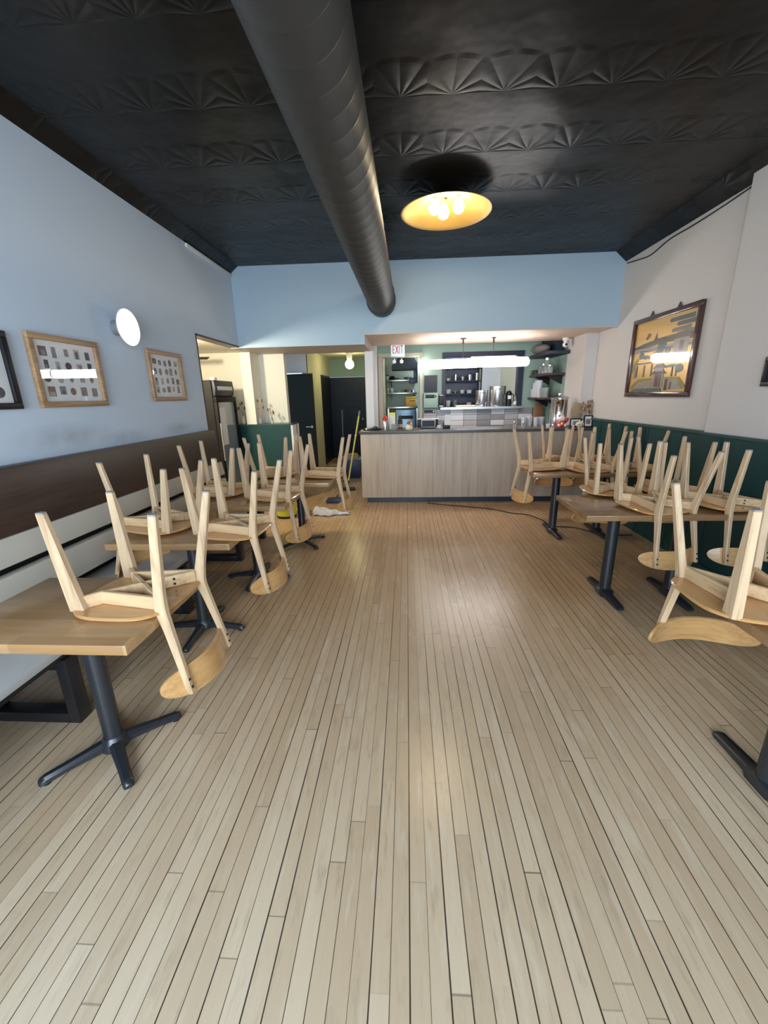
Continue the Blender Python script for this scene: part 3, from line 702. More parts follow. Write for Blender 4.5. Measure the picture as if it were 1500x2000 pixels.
CH = [
 # x, y, heading, pitch, roll, lift, group, label
 (-1.135, 1.517, 3.097, 0, 0, 0, GC1, 'upturned pale wood chair nearest the camera on the left, alone on its table'),
 (-1.090, 2.400, 3.055, -0.03, -0.02, 0.008, GC1, 'upturned wood chair on the second bench table, back hanging over the aisle'),
 (-1.628, 2.490, -0.185, 0.075, 0, 0.016, GC1, 'upturned wood chair on the second bench table, pushed to the bench side'),
 (-1.128, 3.310, 3.010, -0.035, -0.01, 0.008, GC1, 'upturned wood chair on the third bench table, back hanging over the aisle'),
 (-1.665, 3.450, -0.01, 0.065, 0.0, 0.014, GC1, 'upturned wood chair on the third bench table, pushed to the bench side'),
 (-0.882, 4.230, 3.085, -0.03, 0.01, 0.006, GC1, 'upturned wood chair on the farthest bench table, back hanging beside the white cloth'),
 (-1.435, 4.330, -0.065, 0, 0, 0, GC1, 'upturned wood chair on the farthest bench table, on the fridge side'),
 (1.330, 1.515, -1.650, -0.01, 0.02, 0.004, GC2, 'upturned wood chair nearest the camera on the right, cut by the frame edge'),
 (1.755, 2.890, 1.845, -0.05, -0.02, 0.010, GC2, 'upturned wood chair on the middle right table, aisle end, back towards the camera'),
 (2.245, 2.930, 1.800, 0.0, 0.03, 0.008, GC2, 'upturned wood chair on the middle right table, wall end, back towards the camera'),
 (1.690, 3.390, -1.75, 0, 0, 0, GC2, 'upturned wood chair on the middle right table, aisle end, back towards the counter'),
 (2.165, 3.410, -1.68, 0, 0, 0, GC2, 'upturned wood chair on the middle right table, wall end, back towards the counter'),
 (1.485, 4.560, 0.165, -0.03, 0.02, 0.008, GC2, 'upturned wood chair at the aisle end of the table by the counter'),
 (1.935, 4.400, 1.80, -0.02, 0, 0.006, GC2, 'upturned wood chair on the table by the counter, middle, back towards the camera'),
 (2.390, 4.440, 1.62, 0, 0, 0, GC2, 'upturned wood chair on the table by the counter, wall end, back towards the camera'),
 (1.840, 4.990, -1.70, 0, 0, 0, GC2, 'upturned wood chair at the counter-side edge of the table by the counter, aisle half'),
 (2.310, 5.000, -1.60, 0, 0, 0, GC2, 'upturned wood chair at the counter-side edge of that table, in the green wall corner'),
]
ch0 = None
for x, y, a, pi_, ro, dz, g, lab in CH:
    if ch0 is None: ch0 = make_chair(lab, g); c = ch0
    else: c = dup(ch0, (x, y, 0.742), 0, lab, g)
    c.location = (x, y, 0.7415+dz); c.rotation_mode = 'YXZ'; c.rotation_euler = (ro, pi_, a)

# ------------------------------------------------------------------ pictures on the left wall
def framed(y0, y1, z0, z1, mat, label, seed, grid=True):
    t = thing('framed_photo_collage', label, 'picture', (XL+0.002, (y0+y1)/2, (z0+z1)/2), 0, 'framed collages on the left wall')
    hw, hh = (y1-y0)/2, (z1-z0)/2; fw_ = 0.034
    f = MB()
    for a in ((-hw, -hh, hw, -hh+fw_), (-hw, hh-fw_, hw, hh), (-hw, -hh+fw_, -hw+fw_, hh-fw_), (hw-fw_, -hh+fw_, hw, hh-fw_)):
        f.box(0, a[0], a[1], 0.028, a[2], a[3])
    f.build('frame', mat, t, 0.003)
    m = MB(); m.box(0, -hw+fw_, -hh+fw_, 0.008, hw-fw_, hh-fw_, 0)
    r = random.Random(seed); iw, ih = 2*(hw-fw_)-0.05, 2*(hh-fw_)-0.05
    rows, cols = 4, 5
    for i in range(rows):
        for j in range(cols):
            cy_ = -iw/2 + iw*(j+0.5)/cols + r.uniform(-.008, .008); cz_ = ih/2 - ih*(i+0.5)/rows + r.uniform(-.006, .006)
            w = r.uniform(0.016, 0.031)*iw/0.45; h_ = r.uniform(0.022, 0.036)*iw/0.45
            k = r.choice([1, 2, 3, 4, 1, 2])
            x = 0.0086
            if r.random() < 0.3:
                m.lathe([(1, 0), (1, 0.0006)], (0, 0, 0), 16, k, axis='x'); 
                n_ = 32; m.v[-n_:] = [(0.008+v[0], cy_+v[1]*w, cz_+v[2]*h_) for v in m.v[-n_:]]
            else:
                m.box(0.008, cy_-w, cz_-h_, x, cy_+w, cz_+h_, k)
                m.box(x, cy_-w*r.uniform(.2, .8), cz_-h_*0.9, x+0.0002, cy_+w*r.uniform(.1, .7), cz_+h_*r.uniform(-.2, .6), r.choice([1, 2, 3, 4]))
    m.build('collage_sheet', ['mat_white', 'photo_dark', 'photo_mid', 'photo_brown', 'photo_pale'], t, smooth=False)
    B(0.0115, -hw+fw_, -hh+fw_, 0.0135, hw-fw_, hh-fw_).build('glazing', 'glass', t)
    return t
MT['photo_dark'] = plain('dark_photo_print', (0.10, 0.09, 0.10), 0.6, var=0.5, sc=70); MT['photo_mid'] = plain('grey_photo_print', (0.26, 0.24, 0.25), 0.6, var=0.5, sc=70)
MT['photo_brown'] = plain('brown_photo_print', (0.30, 0.17, 0.13), 0.6, var=0.5, sc=70); MT['photo_pale'] = plain('pale_photo_print', (0.46, 0.42, 0.40), 0.6, var=0.4, sc=70)
framed(1.62, 2.262, 1.525, 1.935, 'black', 'black-framed photo collage cut by the left edge of the photo', 3)
framed(2.393, 2.95, 1.528, 1.955, 'frame_oak', 'wood-framed photo collage with the tube reflected in its glass', 11)
framed(3.523, 4.055, 1.552, 1.980, 'frame_oak', 'wood-framed photo collage between the wall light and the fridge opening', 23)

# ------------------------------------------------------------------ golden scene panel on the right wall
pa = thing('lacquer_picture', 'dark red framed golden picture of walled buildings on the right wall', 'picture', (XR-0.002, 4.60, 1.895))
hw, hh, fw_ = 0.560, 0.412, 0.050
f = MB()
for a in ((-hw, -hh, hw, -hh+fw_), (-hw, hh-fw_, hw, hh), (-hw, -hh+fw_, -hw+fw_, hh-fw_), (hw-fw_, -hh+fw_, hw, hh-fw_)): f.box(-0.035, a[0], a[1], 0, a[2], a[3])
f.build('frame', 'frame_red', pa, 0.006)
for yy in (-0.20, 0.25): MB().prism([(yy-0.035, hh), (yy+0.035, hh), (yy, hh+0.05)], -0.012, -0.002, 'yz').build('hanging_plate', 'frame_red', pa)
MT['p_gold'] = plain('gold_leaf_ground', (0.72, 0.44, 0.13), 0.32, 0.25, var=0.12, sc=5); MT['p_cloud'] = plain('grey_green_lacquer', (0.13, 0.14, 0.12), 0.3)
MT['p_roof'] = plain('dark_roof_lacquer', (0.075, 0.060, 0.045), 0.3); MT['p_wall'] = plain('pale_wall_lacquer', (0.36, 0.29, 0.24), 0.3)
MT['p_tree'] = plain('dark_green_lacquer', (0.035, 0.045, 0.025), 0.3); MT['p_red'] = plain('brown_red_lacquer', (0.16, 0.05, 0.04), 0.3); MT['p_olive'] = plain('olive_gold_lacquer', (0.34, 0.25, 0.06), 0.3)
pm = MB(); W_, H_ = hw-fw_, hh-fw_
pm.box(-0.010, -W_, -H_, 0, W_, H_, 0)
lay = [0]
def P(pts, m):   # pts in 0..1 picture space: x to the right as seen, y up
    lay[0] += 1; d = -0.010 - 0.00012*lay[0]
    pm.prism([(W_ - 2*W_*a, -H_ + 2*H_*b) for a, b in pts], d, -0.0099, 'yz', m)
def R(x0, y0, x1, y1, m): P([(x0, y0), (x1, y0), (x1, y1), (x0, y1)], m)
def blob(cx, cy_, rx, ry, m, n=16): P([(cx+rx*math.cos(2*PI*k/n), cy_+ry*math.sin(2*PI*k/n)) for k in range(n)], m)
# clouds upper right
for (x0, x1, yy) in ((0.58, 0.95, 0.93), (0.70, 1.0, 0.865), (0.63, 0.92, 0.795), (0.80, 1.0, 0.75)):
    P([(x0, yy), (x0+0.02, yy+0.025), (x1, yy+0.03), (x1, yy-0.03), (x0+0.02, yy-0.025)], 1)
# far wall and roofs
P([(0, 0.66), (0.18, 0.70), (0.50, 0.74), (0.74, 0.75), (1, 0.73), (1, 0.65), (0.5, 0.66), (0, 0.60)], 2)
R(0.0, 0.565, 0.98, 0.635, 3); R(0.12, 0.58, 0.98, 0.60, 2)
blob(0.26, 0.80, 0.035, 0.035, 5); blob(0.23, 0.77, 0.025, 0.02, 5); P([(0.35, 0.70), (0.40, 0.82), (0.43, 0.70)], 2)
R(0.70, 0.50, 0.92, 0.68, 3); P([(0.66, 0.68), (0.96, 0.68), (0.88, 0.76), (0.74, 0.76)], 2); R(0.79, 0.53, 0.85, 0.65, 5)
# trees in the court
for cx, cy_, rx, ry in ((0.50, 0.60, 0.06, 0.10), (0.55, 0.66, 0.04, 0.07), (0.17, 0.53, 0.05, 0.05), (0.62, 0.55, 0.05, 0.05), (0.26, 0.50, 0.06, 0.03), (0.45, 0.53, 0.07, 0.035), (0.84, 0.30, 0.06, 0.055), (0.72, 0.34, 0.09, 0.02)): blob(cx, cy_, rx, ry, 4)
P([(0, 0.40), (0.10, 0.50), (0.14, 0.50), (0.05, 0.33), (0, 0.26)], 6)
for x in (0.32, 0.37, 0.42, 0.53, 0.66, 0.70): R(x, 0.46, x+0.012, 0.505, 5)
R(0.10, 0.405, 1.0, 0.425, 2); P([(0.52, 0.44), (0.94, 0.46), (0.90, 0.42), (0.5, 0.42)], 3)
for x in (0.10, 0.24, 0.38): R(x, 0.22, x+0.025, 0.39, 5)
R(0.06, 0.20, 0.09, 0.36, 3)
# gate house in front
P([(0.0, 0.06), (0.16, 0.19), (0.42, 0.20), (0.42, 0.16), (0.18, 0.15), (0.04, 0.04)], 6); P([(0.05, 0.03), (0.18, 0.15), (0.42, 0.155), (0.42, 0.03)], 3)
P([(0.64, 0.20), (0.86, 0.19), (0.98, 0.06), (0.94, 0.04), (0.84, 0.15), (0.64, 0.16)], 6); P([(0.64, 0.155), (0.84, 0.15), (0.94, 0.03), (0.64, 0.03)], 3)
R(0.44, 0.06, 0.62, 0.28, 3); R(0.48, 0.07, 0.55, 0.24, 5); R(0.56, 0.07, 0.585, 0.24, 2)
P([(0.40, 0.245), (0.66, 0.245), (0.60, 0.30), (0.46, 0.30)], 2); P([(0.42, 0.32), (0.66, 0.32), (0.58, 0.38), (0.48, 0.38)], 2); R(0.47, 0.28, 0.60, 0.33, 3)
P([(0.0, 0.0), (0.62, 0.0), (0.60, 0.055), (0.12, 0.05)], 1); R(0.66, 0.02, 0.70, 0.17, 4); R(0.74, 0.03, 0.765, 0.13, 5); R(0.735, 0.20, 0.75, 0.33, 4); R(0.80, 0.20, 0.812, 0.27, 4)
pm.build('picture_panel', ['p_gold', 'p_cloud', 'p_roof', 'p_wall', 'p_tree', 'p_red', 'p_olive'], pa, smooth=False)
B(-0.021, -W_, -H_, -0.0185, W_, H_).build('glazing', 'glass', pa)
pb = thing('black_framed_picture', 'black-framed picture cut by the right edge of the photo', 'picture', (XR-0.052, 2.89, 1.66))
f = MB()
for a in ((-0.31, -0.10, 0.31, -0.07), (-0.31, 0.07, 0.31, 0.10), (-0.31, -0.07, -0.28, 0.07), (0.28, -0.07, 0.31, 0.07)): f.box(-0.025, a[0], a[1], 0, a[2], a[3])
f.build('frame', 'black', pb, 0.003); B(-0.008, -0.28, -0.07, 0, 0.28, 0.07).build('print', 'slate', pb)

# ------------------------------------------------------------------ cables and conduit
def cable(name, pts, r, mat, label, cat='cable'):
    P_ = [Vector(p) for p in pts]; out = []
    for i in range(len(P_)-1):
        p0, p1, p2, p3 = P_[max(i-1, 0)], P_[i], P_[i+1], P_[min(i+2, len(P_)-1)]
        for k in range(8):
            t = k/8; out.append(0.5*((2*p1)+(p2-p0)*t+(2*p0-5*p1+4*p2-p3)*t*t+(3*p1-p0-3*p2+p3)*t**3))
    out.append(P_[-1]); o = MB().tube(out, r, 8).build(name, mat); return tag(o, label, cat)
cable('floor_cable', [(0.30, 5.86, 0.006), (0.55, 5.75, 0.006), (0.80, 5.66, 0.006), (1.17, 5.51, 0.006), (1.40, 5.30, 0.006), (1.58, 5.22, 0.006), (1.70, 4.98, 0.006), (1.74, 4.74, 0.006), (1.99, 4.66, 0.006), (2.20, 4.42, 0.006), (2.50, 4.40, 0.006)], 0.006, 'black', 'thin black cable snaking over the floor from the counter')
cable('wall_cable', [(XR-0.008, 5.55, 3.00), (XR-0.008, 5.30, 2.965), (XR-0.008, 5.05, 2.94), (XR-0.008, 4.75, 2.985), (XR-0.008, 4.40, 2.985), (XR-0.008, 4.05, 2.995), (XR-0.008, 3.72, 3.015)], 0.006, 'black', 'black cable sagging along the top of the right wall')
tag(B(XL+0.001, 4.50, 3.030, XL+0.022, 5.58, 3.062).build('cable_conduit', 'white', None, 0.003), 'white conduit strip at the top of the left wall', 'conduit')

# ------------------------------------------------------------------ fridge in the nook
fr = thing('drinks_fridge', 'tall black drinks fridge with a glass door behind the bench', 'fridge', (-2.83, 5.68, 0))
X0, X1, Y0, Y1 = -0.34, 0.30, -0.32, 0.32
cab = MB(); cab.box(X0, Y0, 0.08, X1, Y1, 1.80); cab.build('cabinet', 'fridge_black', fr, 0.012)
MB().box(X0+0.03, Y0+0.03, 0.0, X1-0.04, Y1-0.03, 0.079).build('plinth', 'steel_black', fr)
hd = MB().prism([(X1+0.001, 1.60), (X1+0.030, 1.60), (X1+0.045, 1.70), (X1+0.030, 1.80), (X1+0.001, 1.80)], Y0+0.02, Y1-0.03, 'xz'); hd.build('header_panel', 'slate', fr, 0.006)
MB().box(X1+0.042, Y0+0.08, 1.675, X1+0.047, Y1-0.09, 1.725).build('header_stripe', 'paper', fr, 0.002)
dr = MB()
for a in ((Y0+0.005, 0.12, Y1-0.005, 0.20), (Y0+0.005, 1.52, Y1-0.005, 1.59), (Y0+0.005, 0.20, Y0+0.055, 1.52), (Y1-0.055, 0.20, Y1-0.005, 1.52)): dr.box(X1+0.002, a[0], a[1], X1+0.045, a[2], a[3])
dr = dr.build('door', 'fridge_black', fr, 0.003)
MT['fridge_glass'] = plain('misty_fridge_glass', (0.20, 0.25, 0.29), 0.06, spec=0.8, var=0.35, sc=2.5)
B(X1+0.018, Y0+0.056, 0.201, X1+0.026, Y1-0.056, 1.519).build('door_glass', 'fridge_glass', dr)
B(X1+0.0265, Y0+0.09, 0.95, X1+0.028, Y0+0.27, 1.45).build('door_poster', 'mat_white', dr)
MB().box(X1+0.046, Y0+0.015, 0.75, X1+0.062, Y0+0.035, 1.25).build('handle', 'grey_plastic', dr, 0.003)
tag(B(-2.56, 5.42, 1.802, -2.50, 5.50, 1.835).build('paper_slip', 'cream_plastic', None, 0.004), 'small cream slip lying on top of the fridge corner', 'paper')

# dried flower vases on the nook ledge
def flowers(name, loc, label, h, glassmat, heads, seed, spread=0.10, vh=0.14, vr=0.028):
    t = thing(name, label, 'vase', loc)
    MB().lathe([(0.001, 0), (vr*0.9, 0), (vr, 0.02), (vr*0.95, vh*0.6), (vr*0.5, vh*0.9), (vr*0.55, vh)], (0, 0, 0), 18).build('vase_body', glassmat, t)
    r = random.Random(seed)
    for k in range(heads):
        a = r.uniform(0, 2*PI); q = r.uniform(0.2, 1)*spread; hh = h*r.uniform(0.65, 1.0)
        p = [(0, 0, vh*0.5), (q*0.25*math.cos(a), q*0.25*math.sin(a)*0.4, vh+(hh-vh)*0.5), (q*math.cos(a), q*math.sin(a)*0.4, hh)]
        s_ = MB().tube(p, 0.0022, 6).build('stem', 'straw', t)
        m = MB().lathe([(0.001, -0.025), (0.010, -0.010), (0.012, 0.004), (0.006, 0.020), (0.001, 0.026)], p[2], 8); m.build('dried_head', r.choice(['plum', 'straw', 'brown', 'tan']), s_)
    return t
flowers('flower_vase', (-2.225, 6.20, 1.187), 'small clear vase of dark dried flowers on the green ledge by the pilaster', 0.36, 'clearglass', 7, 2, 0.07)
flowers('flower_vase', (-2.05, 6.22, 1.187), 'slim clear vase of thin dried stems on the green ledge, nearer the hallway', 0.22, 'clearglass', 5, 5, 0.08, 0.09, 0.02)
flowers('flower_vase', (-2.50, 6.24, 1.187), 'vase of bending dried stems on the green ledge beside the fridge', 0.34, 'cream_plastic', 6, 9, 0.12, 0.12, 0.03)

# ------------------------------------------------------------------ things on the counter
CT = 1.0705
t = thing('serving_tray', 'round black tray with a small steel dome at the left end of the counter', 'tray', (-0.52, 6.15, CT))
MB().lathe([(0.001, 0), (0.135, 0), (0.150, 0.016), (0.144, 0.016), (0.130, 0.006), (0.001, 0.006)], (0, 0, 0), 32).build('dish', 'black', t)
MB().lathe([(0.05, 0.007), (0.046, 0.022), (0.025, 0.036), (0.001, 0.040)], (-0.06, -0.03, 0), 24).build('dome_lid', 'chrome', t)
MB().sphere((0.05, 0.02, 0.030), 0.032, 14, sc=(1.3, 1, 0.7)).build('folded_cloth', 'green_cap', t)
t = thing('drink_bottle', 'steel drink bottle with a red cap on the counter', 'bottle', (-0.318, 6.10, CT))
MB().lathe([(0.001, 0), (0.034, 0), (0.036, 0.01), (0.036, 0.115), (0.028, 0.135)], (0, 0, 0), 20).build('body', 'steel', t)
MB().lathe([(0.029, 0.133), (0.040, 0.137), (0.042, 0.170), (0.026, 0.188), (0.018, 0.205), (0.001, 0.205)], (0, 0, 0), 20).build('cap', 'red', t)
t = thing('syrup_carton', 'tall pale yellow carton behind the clear jug on the counter', 'carton', (-0.215, 6.17, CT))
MB().box(-0.045, -0.04, 0, 0.045, 0.04, 0.20).build('carton_body', 'cream_plastic', t, 0.006); MB().prism([(-0.04, 0.20), (0.04, 0.20), (0, 0.245)], -0.045, 0.045, 'yz').build('gable_top', 'lime', t)
t = thing('clear_jug', 'small clear jug in front of the pale yellow carton', 'jug', (-0.185, 6.02, CT))
MB().lathe([(0.001, 0), (0.034, 0), (0.038, 0.085), (0.035, 0.085), (0.031, 0.006), (0.001, 0.006)], (0, 0, 0), 20).build('body', 'clearglass', t)
MB().tube([(0.037, 0, 0.07), (0.06, 0, 0.06), (0.058, 0, 0.03), (0.035, 0, 0.02)], 0.005, 8).build('handle', 'clearglass', t)
t = thing('glass_bottle', 'dark glass bottle with a tan label behind the steel drink bottle', 'bottle', (-0.10, 6.30, CT))
MB().lathe([(0.001, 0), (0.036, 0), (0.038, 0.12), (0.014, 0.165), (0.014, 0.20), (0.001, 0.20)], (0, 0, 0), 20).build('body', 'bottle_green', t)
MB().lathe([(0.0388, 0.02), (0.0388, 0.07)], (0, 0, 0), 20, cap=False).build('label_band', 'tan', t)
t = thing('figurine', 'small round brown and pink figurine on the counter before the till', 'figurine', (0.03, 6.08, CT))
MB().lathe([(0.001, 0), (0.045, 0), (0.058, 0.03), (0.050, 0.065), (0.030, 0.085), (0.001, 0.09)], (0, 0, 0), 20).build('body', 'cream_plastic', t)
MB().sphere((0.012, -0.005, 0.085), 0.042, 16).build('head', 'brown', t)
MB().sphere((0.030, -0.030, 0.075), 0.024, 14).build('face', 'pinkish', t) if 'pinkish' in MT else None
t = thing('till_screen', 'black till with a tablet screen facing the customers', 'till', (0.32, 6.22, CT))
MB().box(-0.11, -0.02, 0.0, 0.11, 0.09, 0.012).build('base', 'black', t, 0.003)
MB().box(-0.155, 0.03, 0.012, 0.15, 0.06, 0.130).build('body', 'black', t, 0.004)
MB().box(-0.16, 0.02, 0.131, 0.165, 0.07, 0.145).build('top_ledge', 'paper', t, 0.002)
bz = MB().box(-0.10, -0.008, 0.016, 0.105, 0.004, 0.128).build('screen_bezel', 'paper', t, 0.003)
MB().box(-0.092, -0.0095, 0.024, 0.097, -0.0083, 0.120).build('screen', 'sky_paper', bz)
t = thing('coiled_cord', 'white coiled cord beside the till', 'cord', (0.472, 6.10, CT))
MB().tube([((0.018+0.004*math.sin(3*a))*math.cos(a)*1.4, 0.014*math.sin(a), 0.006+0.05*k/60) for k, a in enumerate([i*0.33 for i in range(60)])], 0.005, 8).build('cord', 'paper', t)
t = thing('menu_holder', 'black card holder with a white menu sheet on the counter', 'holder', (0.585, 6.13, CT))
MB().prism([(-0.05, 0), (0.05, 0), (0.055, 0.09), (0.02, 0.085), (0.015, 0.05), (-0.02, 0.05), (-0.025, 0.09), (-0.055, 0.09)], -0.03, 0.03, 'xz').build('holder_body', 'black', t, 0.002)
MB().box(-0.040, -0.034, 0.055, 0.050, -0.031, 0.20).xf(Matrix.Rotation(0.06, 4, 'Y')).build('menu_sheet', 'paper', t)
for x, lb in ((1.545, 'small glass shaker on the counter, left of the pair'), (1.673, 'small glass shaker on the counter, right of the pair')):
    t = thing('shaker', lb, 'shaker', (x, 6.02, CT), 0, 'glass shakers on the counter')
    MB().lathe([(0.001, 0), (0.020, 0), (0.022, 0.055), (0.016, 0.065)], (0, 0, 0), 16).build('glass_body', 'clearglass', t); MB().lathe([(0.017, 0.063), (0.018, 0.082), (0.010, 0.092), (0.001, 0.093)], (0, 0, 0), 16).build('cap', 'chrome', t)
def cup(o, r, h, mat='frost', lab='', loc=(0, 0, 0), grp=None):
    c = MB().lathe([(0.001, 0), (r*0.78, 0), (r, h), (r*0.94, h), (r*0.73, 0.004), (0.001, 0.004)], (0, 0, 0), 18).build(o, mat); c.location = loc; return tag(c, lab, 'cup', grp)
def stack(loc, n, lab, r=0.040, h=0.10, step=0.016, grp=None):
    t = thing('cup_stack', lab, 'cups', loc, 0, grp)
    for k in range(n): MB().lathe([(0.001, k*step), (r*0.78, k*step), (r, k*step+h), (r*0.94, k*step+h), (r*0.73, k*step+0.004), (0.001, k*step+0.004)], (0, 0, 0), 18).build('cup', 'frost', t)
G = 'stacks of frosted cups on the counter'
for k, (x, y, n, lb) in enumerate(((1.752, 6.30, 3, 'stack of frosted cups on the counter, leftmost beside the shakers'), (1.842, 6.33, 4, 'stack of frosted cups on the counter, second from the left'), (1.930, 6.30, 3, 'stack of frosted cups on the counter, third from the left'), (2.02, 6.34, 3, 'stack of frosted cups on the counter, beside the steel urn'))): stack((x, y, CT), n, lb, grp=G)
cup('tea_cup', 0.032, 0.05, 'white', 'small white cup at the foot of the steel urn', (2.02, 6.02, CT))
t = thing('drink_urn', 'tall shiny steel drinks urn at the right end of the counter', 'urn', (2.225, 6.24, CT))
MB().lathe([(0.001, 0), (0.118, 0), (0.122, 0.02), (0.114, 0.035), (0.114, 0.365), (0.120, 0.375), (0.120, 0.390)], (0, 0, 0), 40).build('body', 'chrome', t)
MB().lathe([(0.128, 0.391), (0.130, 0.405), (0.100, 0.425), (0.055, 0.440), (0.030, 0.445), (0.028, 0.468), (0.001, 0.470)], (0, 0, 0), 36).build('lid', 'steel', t)
MB().box(-0.085, -0.125, 0.325, -0.035, -0.108, 0.345).build('handle', 'black', t, 0.004)
MB().tube([(0, -0.11, 0.06), (0, -0.155, 0.06), (0, -0.158, 0.035)], 0.011, 10).build('tap', 'steel', t)
# ceramic cat ornament
t = thing('cat_ornament', 'red and white ceramic cat ornament in front of the steel urn', 'ornament', (2.19, 6.01, CT))
MB().lathe([(0.001, 0), (0.052, 0), (0.066, 0.03), (0.062, 0.065), (0.042, 0.095), (0.001, 0.105)], (0, 0, 0), 22).build('body', 'red', t)
MB().sphere((0, -0.010, 0.120), 0.047, 18, sc=(1.12, 0.95, 0.88)).build('head', 'white', t)
for s in (-1, 1):
    MB().lathe([(0.018, 0), (0.010, 0.018), (0.001, 0.030)], (s*0.034, -0.008, 0.150), 10).build('ear', 'red', t)
    MB().sphere((s*0.040, -0.048, 0.030), 0.022, 12).build('paw', 'white', t)
MB().tube([(0.060, -0.01, 0.07), (0.078, -0.03, 0.10), (0.074, -0.04, 0.13)], [0.016, 0.015, 0.017], 10).build('raised_paw', 'red', t)
MB().sphere((0.0, -0.055, 0.050), 0.024, 12, sc=(1, 0.5, 1.2)).build('belly_plate', 'gold', t)
for (nm, x, y, w, h, lb, bodym) in (('photo_frame', 2.405, 6.03, 0.165, 0.118, 'small black photo frame on the counter behind the white plush', 'photo_mid'), ('photo_frame', 2.535, 5.93, 0.120, 0.165, 'upright black photo frame at the counter end by the wall', 'photo_brown')):
    t = thing(nm, lb, 'photo frame', (x, y, CT), 0, 'photo frames on the counter')
    f = MB(); b = 0.016
    for a in ((-w/2, 0, w/2, b), (-w/2, h-b, w/2, h), (-w/2, b, -w/2+b, h-b), (w/2-b, b, w/2, h-b)): f.box(a[0], -0.012, a[1], a[2], 0, a[3])
    f.xf(Matrix.Rotation(-0.15, 4, 'X')); f.build('frame', 'black', t, 0.002)
    m = MB().box(-w/2+b, -0.006, b, w/2-b, -0.001, h-b, 0).box(-w/4, -0.007, h*0.28, w/4, -0.006, h*0.7, 1); m.xf(Matrix.Rotation(-0.15, 4, 'X')); m.build('photo', ['mat_white', bodym], t)
    m = MB().box(-0.012, 0.0, 0.0, 0.012, 0.045, 0.005).build('stand', 'black', t)
t = thing('plush_toy', 'small round cream plush lying before the photo frames', 'toy', (2.425, 5.935, CT))
MB().sphere((0, 0, 0.040), 0.048, 20, sc=(1.2, 0.9, 0.85)).build('body', 'cream_plastic', t)
for s in (-1, 1): MB().sphere((s*0.018, -0.041, 0.045), 0.0055, 8).build('eye', 'black', t)
MB().sphere((0.035, 0.01, 0.075), 0.018, 10).build('ear', 'cream_plastic', t)
t = thing('woven_fan', 'round woven straw fan leaning on the pier behind the vase', 'fan', (2.43, 6.088, CT))
mfan = MB().lathe([(0.001, 0.0), (0.085, 0.0), (0.090, 0.004), (0.085, 0.008), (0.001, 0.008)], (0, 0, 0), 28, axis='y'); mfan.xf(Matrix.Translation((0, 0, 0.215)) @ Matrix.Scale(1.35, 4, (0, 0, 1))); mfan.build('woven_disc', 'tan', t)
MB().box(-0.010, 0.0, 0.0, 0.010, 0.008, 0.10).build('handle', 'straw', t, 0.002)
flowers('flower_vase', (2.530, 6.045, CT), 'clear vase with a bushy bunch of dried plum flowers at the counter end', 0.35, 'clearglass', 24, 31, 0.075, 0.15, 0.026)
flowers('flower_vase', (2.594, 6.055, CT), 'narrow vase of pale dried grass against the right wall', 0.30, 'clearglass', 9, 12, 0.025, 0.14, 0.022)

# ------------------------------------------------------------------ EXIT sign with emergency lamps
ex = thing('exit_sign', 'white EXIT sign with red letters and two lamp heads under the soffit', 'sign', (-0.135, 6.76, 2.135))
MB().box(-0.110, 0.0, 0.0, 0.110, 0.055, 0.182).build('housing', 'white', ex, 0.004)
MB().box(-0.100, -0.004, 0.022, 0.100, -0.0005, 0.176).build('lit_face', 'e_exit', ex)
MB().box(-0.110, -0.006, -0.012, 0.110, 0.055, -0.001).build('base_strip', 'grey_plastic', ex, 0.002)
def letters():
    m = MB(); h0, h1, d0, d1 = 0.052, 0.168, -0.0075, -0.0045; sw = 0.0105
    def bar(x0, z0, x1, z1): m.box(x0, d0, z0, x1, d1, z1)
    bar(-0.078, h0, -0.078+sw, h1); bar(-0.078, h1-sw*1.2, -0.042, h1); bar(-0.078, (h0+h1)/2-sw*.6, -0.046, (h0+h1)/2+sw*.6); bar(-0.078, h0, -0.042, h0+sw*1.2)
    for a, b in ((-0.032, 0.008), (0.008, -0.032)):
        m.prism([(a-sw*.6, h0), (a+sw*.6, h0), (b+sw*.6, h1), (b-sw*.6, h1)], d0, d1, 'xz')
    bar(0.020, h0, 0.020+sw, h1); bar(0.042, h1-sw*1.2, 0.084, h1); bar(0.063-sw/2, h0, 0.063+sw/2, h1)
    return m
letters().build('letters', 'e_exit_red', ex)
for x in (-0.055, 0.060):
    lm = MB().tube([(x, 0.025, -0.012), (x, 0.022, -0.035)], 0.007, 8); lm = lm.build('lamp_arm', 'white', ex)
    MB().lathe([(0.012, 0.05), (0.026, 0.03), (0.030, -0.01), (0.026, -0.014), (0.001, -0.014)], (x, 0.015, -0.065), 16, axis='y').build('lamp_head', 'white', lm)
MB().box(-0.04, 0.01, 0.1821, 0.04, 0.05, 0.1845).build('ceiling_plate', 'white', ex)
sm = thing('security_camera', 'white dome security camera under the soffit by the right pier', 'camera', (2.34, 6.55, 2.32))
MB().lathe([(0.045, -0.001), (0.045, -0.035), (0.030, -0.045), (0.024, -0.07)], (0, 0, 0), 20).build('mount', 'white', sm)
MB().sphere((0, -0.008, -0.095), 0.040, 16).build('ball_head', 'white', sm)
MB().lathe([(0.018, 0), (0.018, 0.006), (0.001, 0.006)], (0, 0, 0), 12, axis='y').xf(Matrix.Translation((0, -0.046, -0.098)) @ Matrix.Scale(-1, 4, (0, 1, 0))).build('lens', 'black', sm)

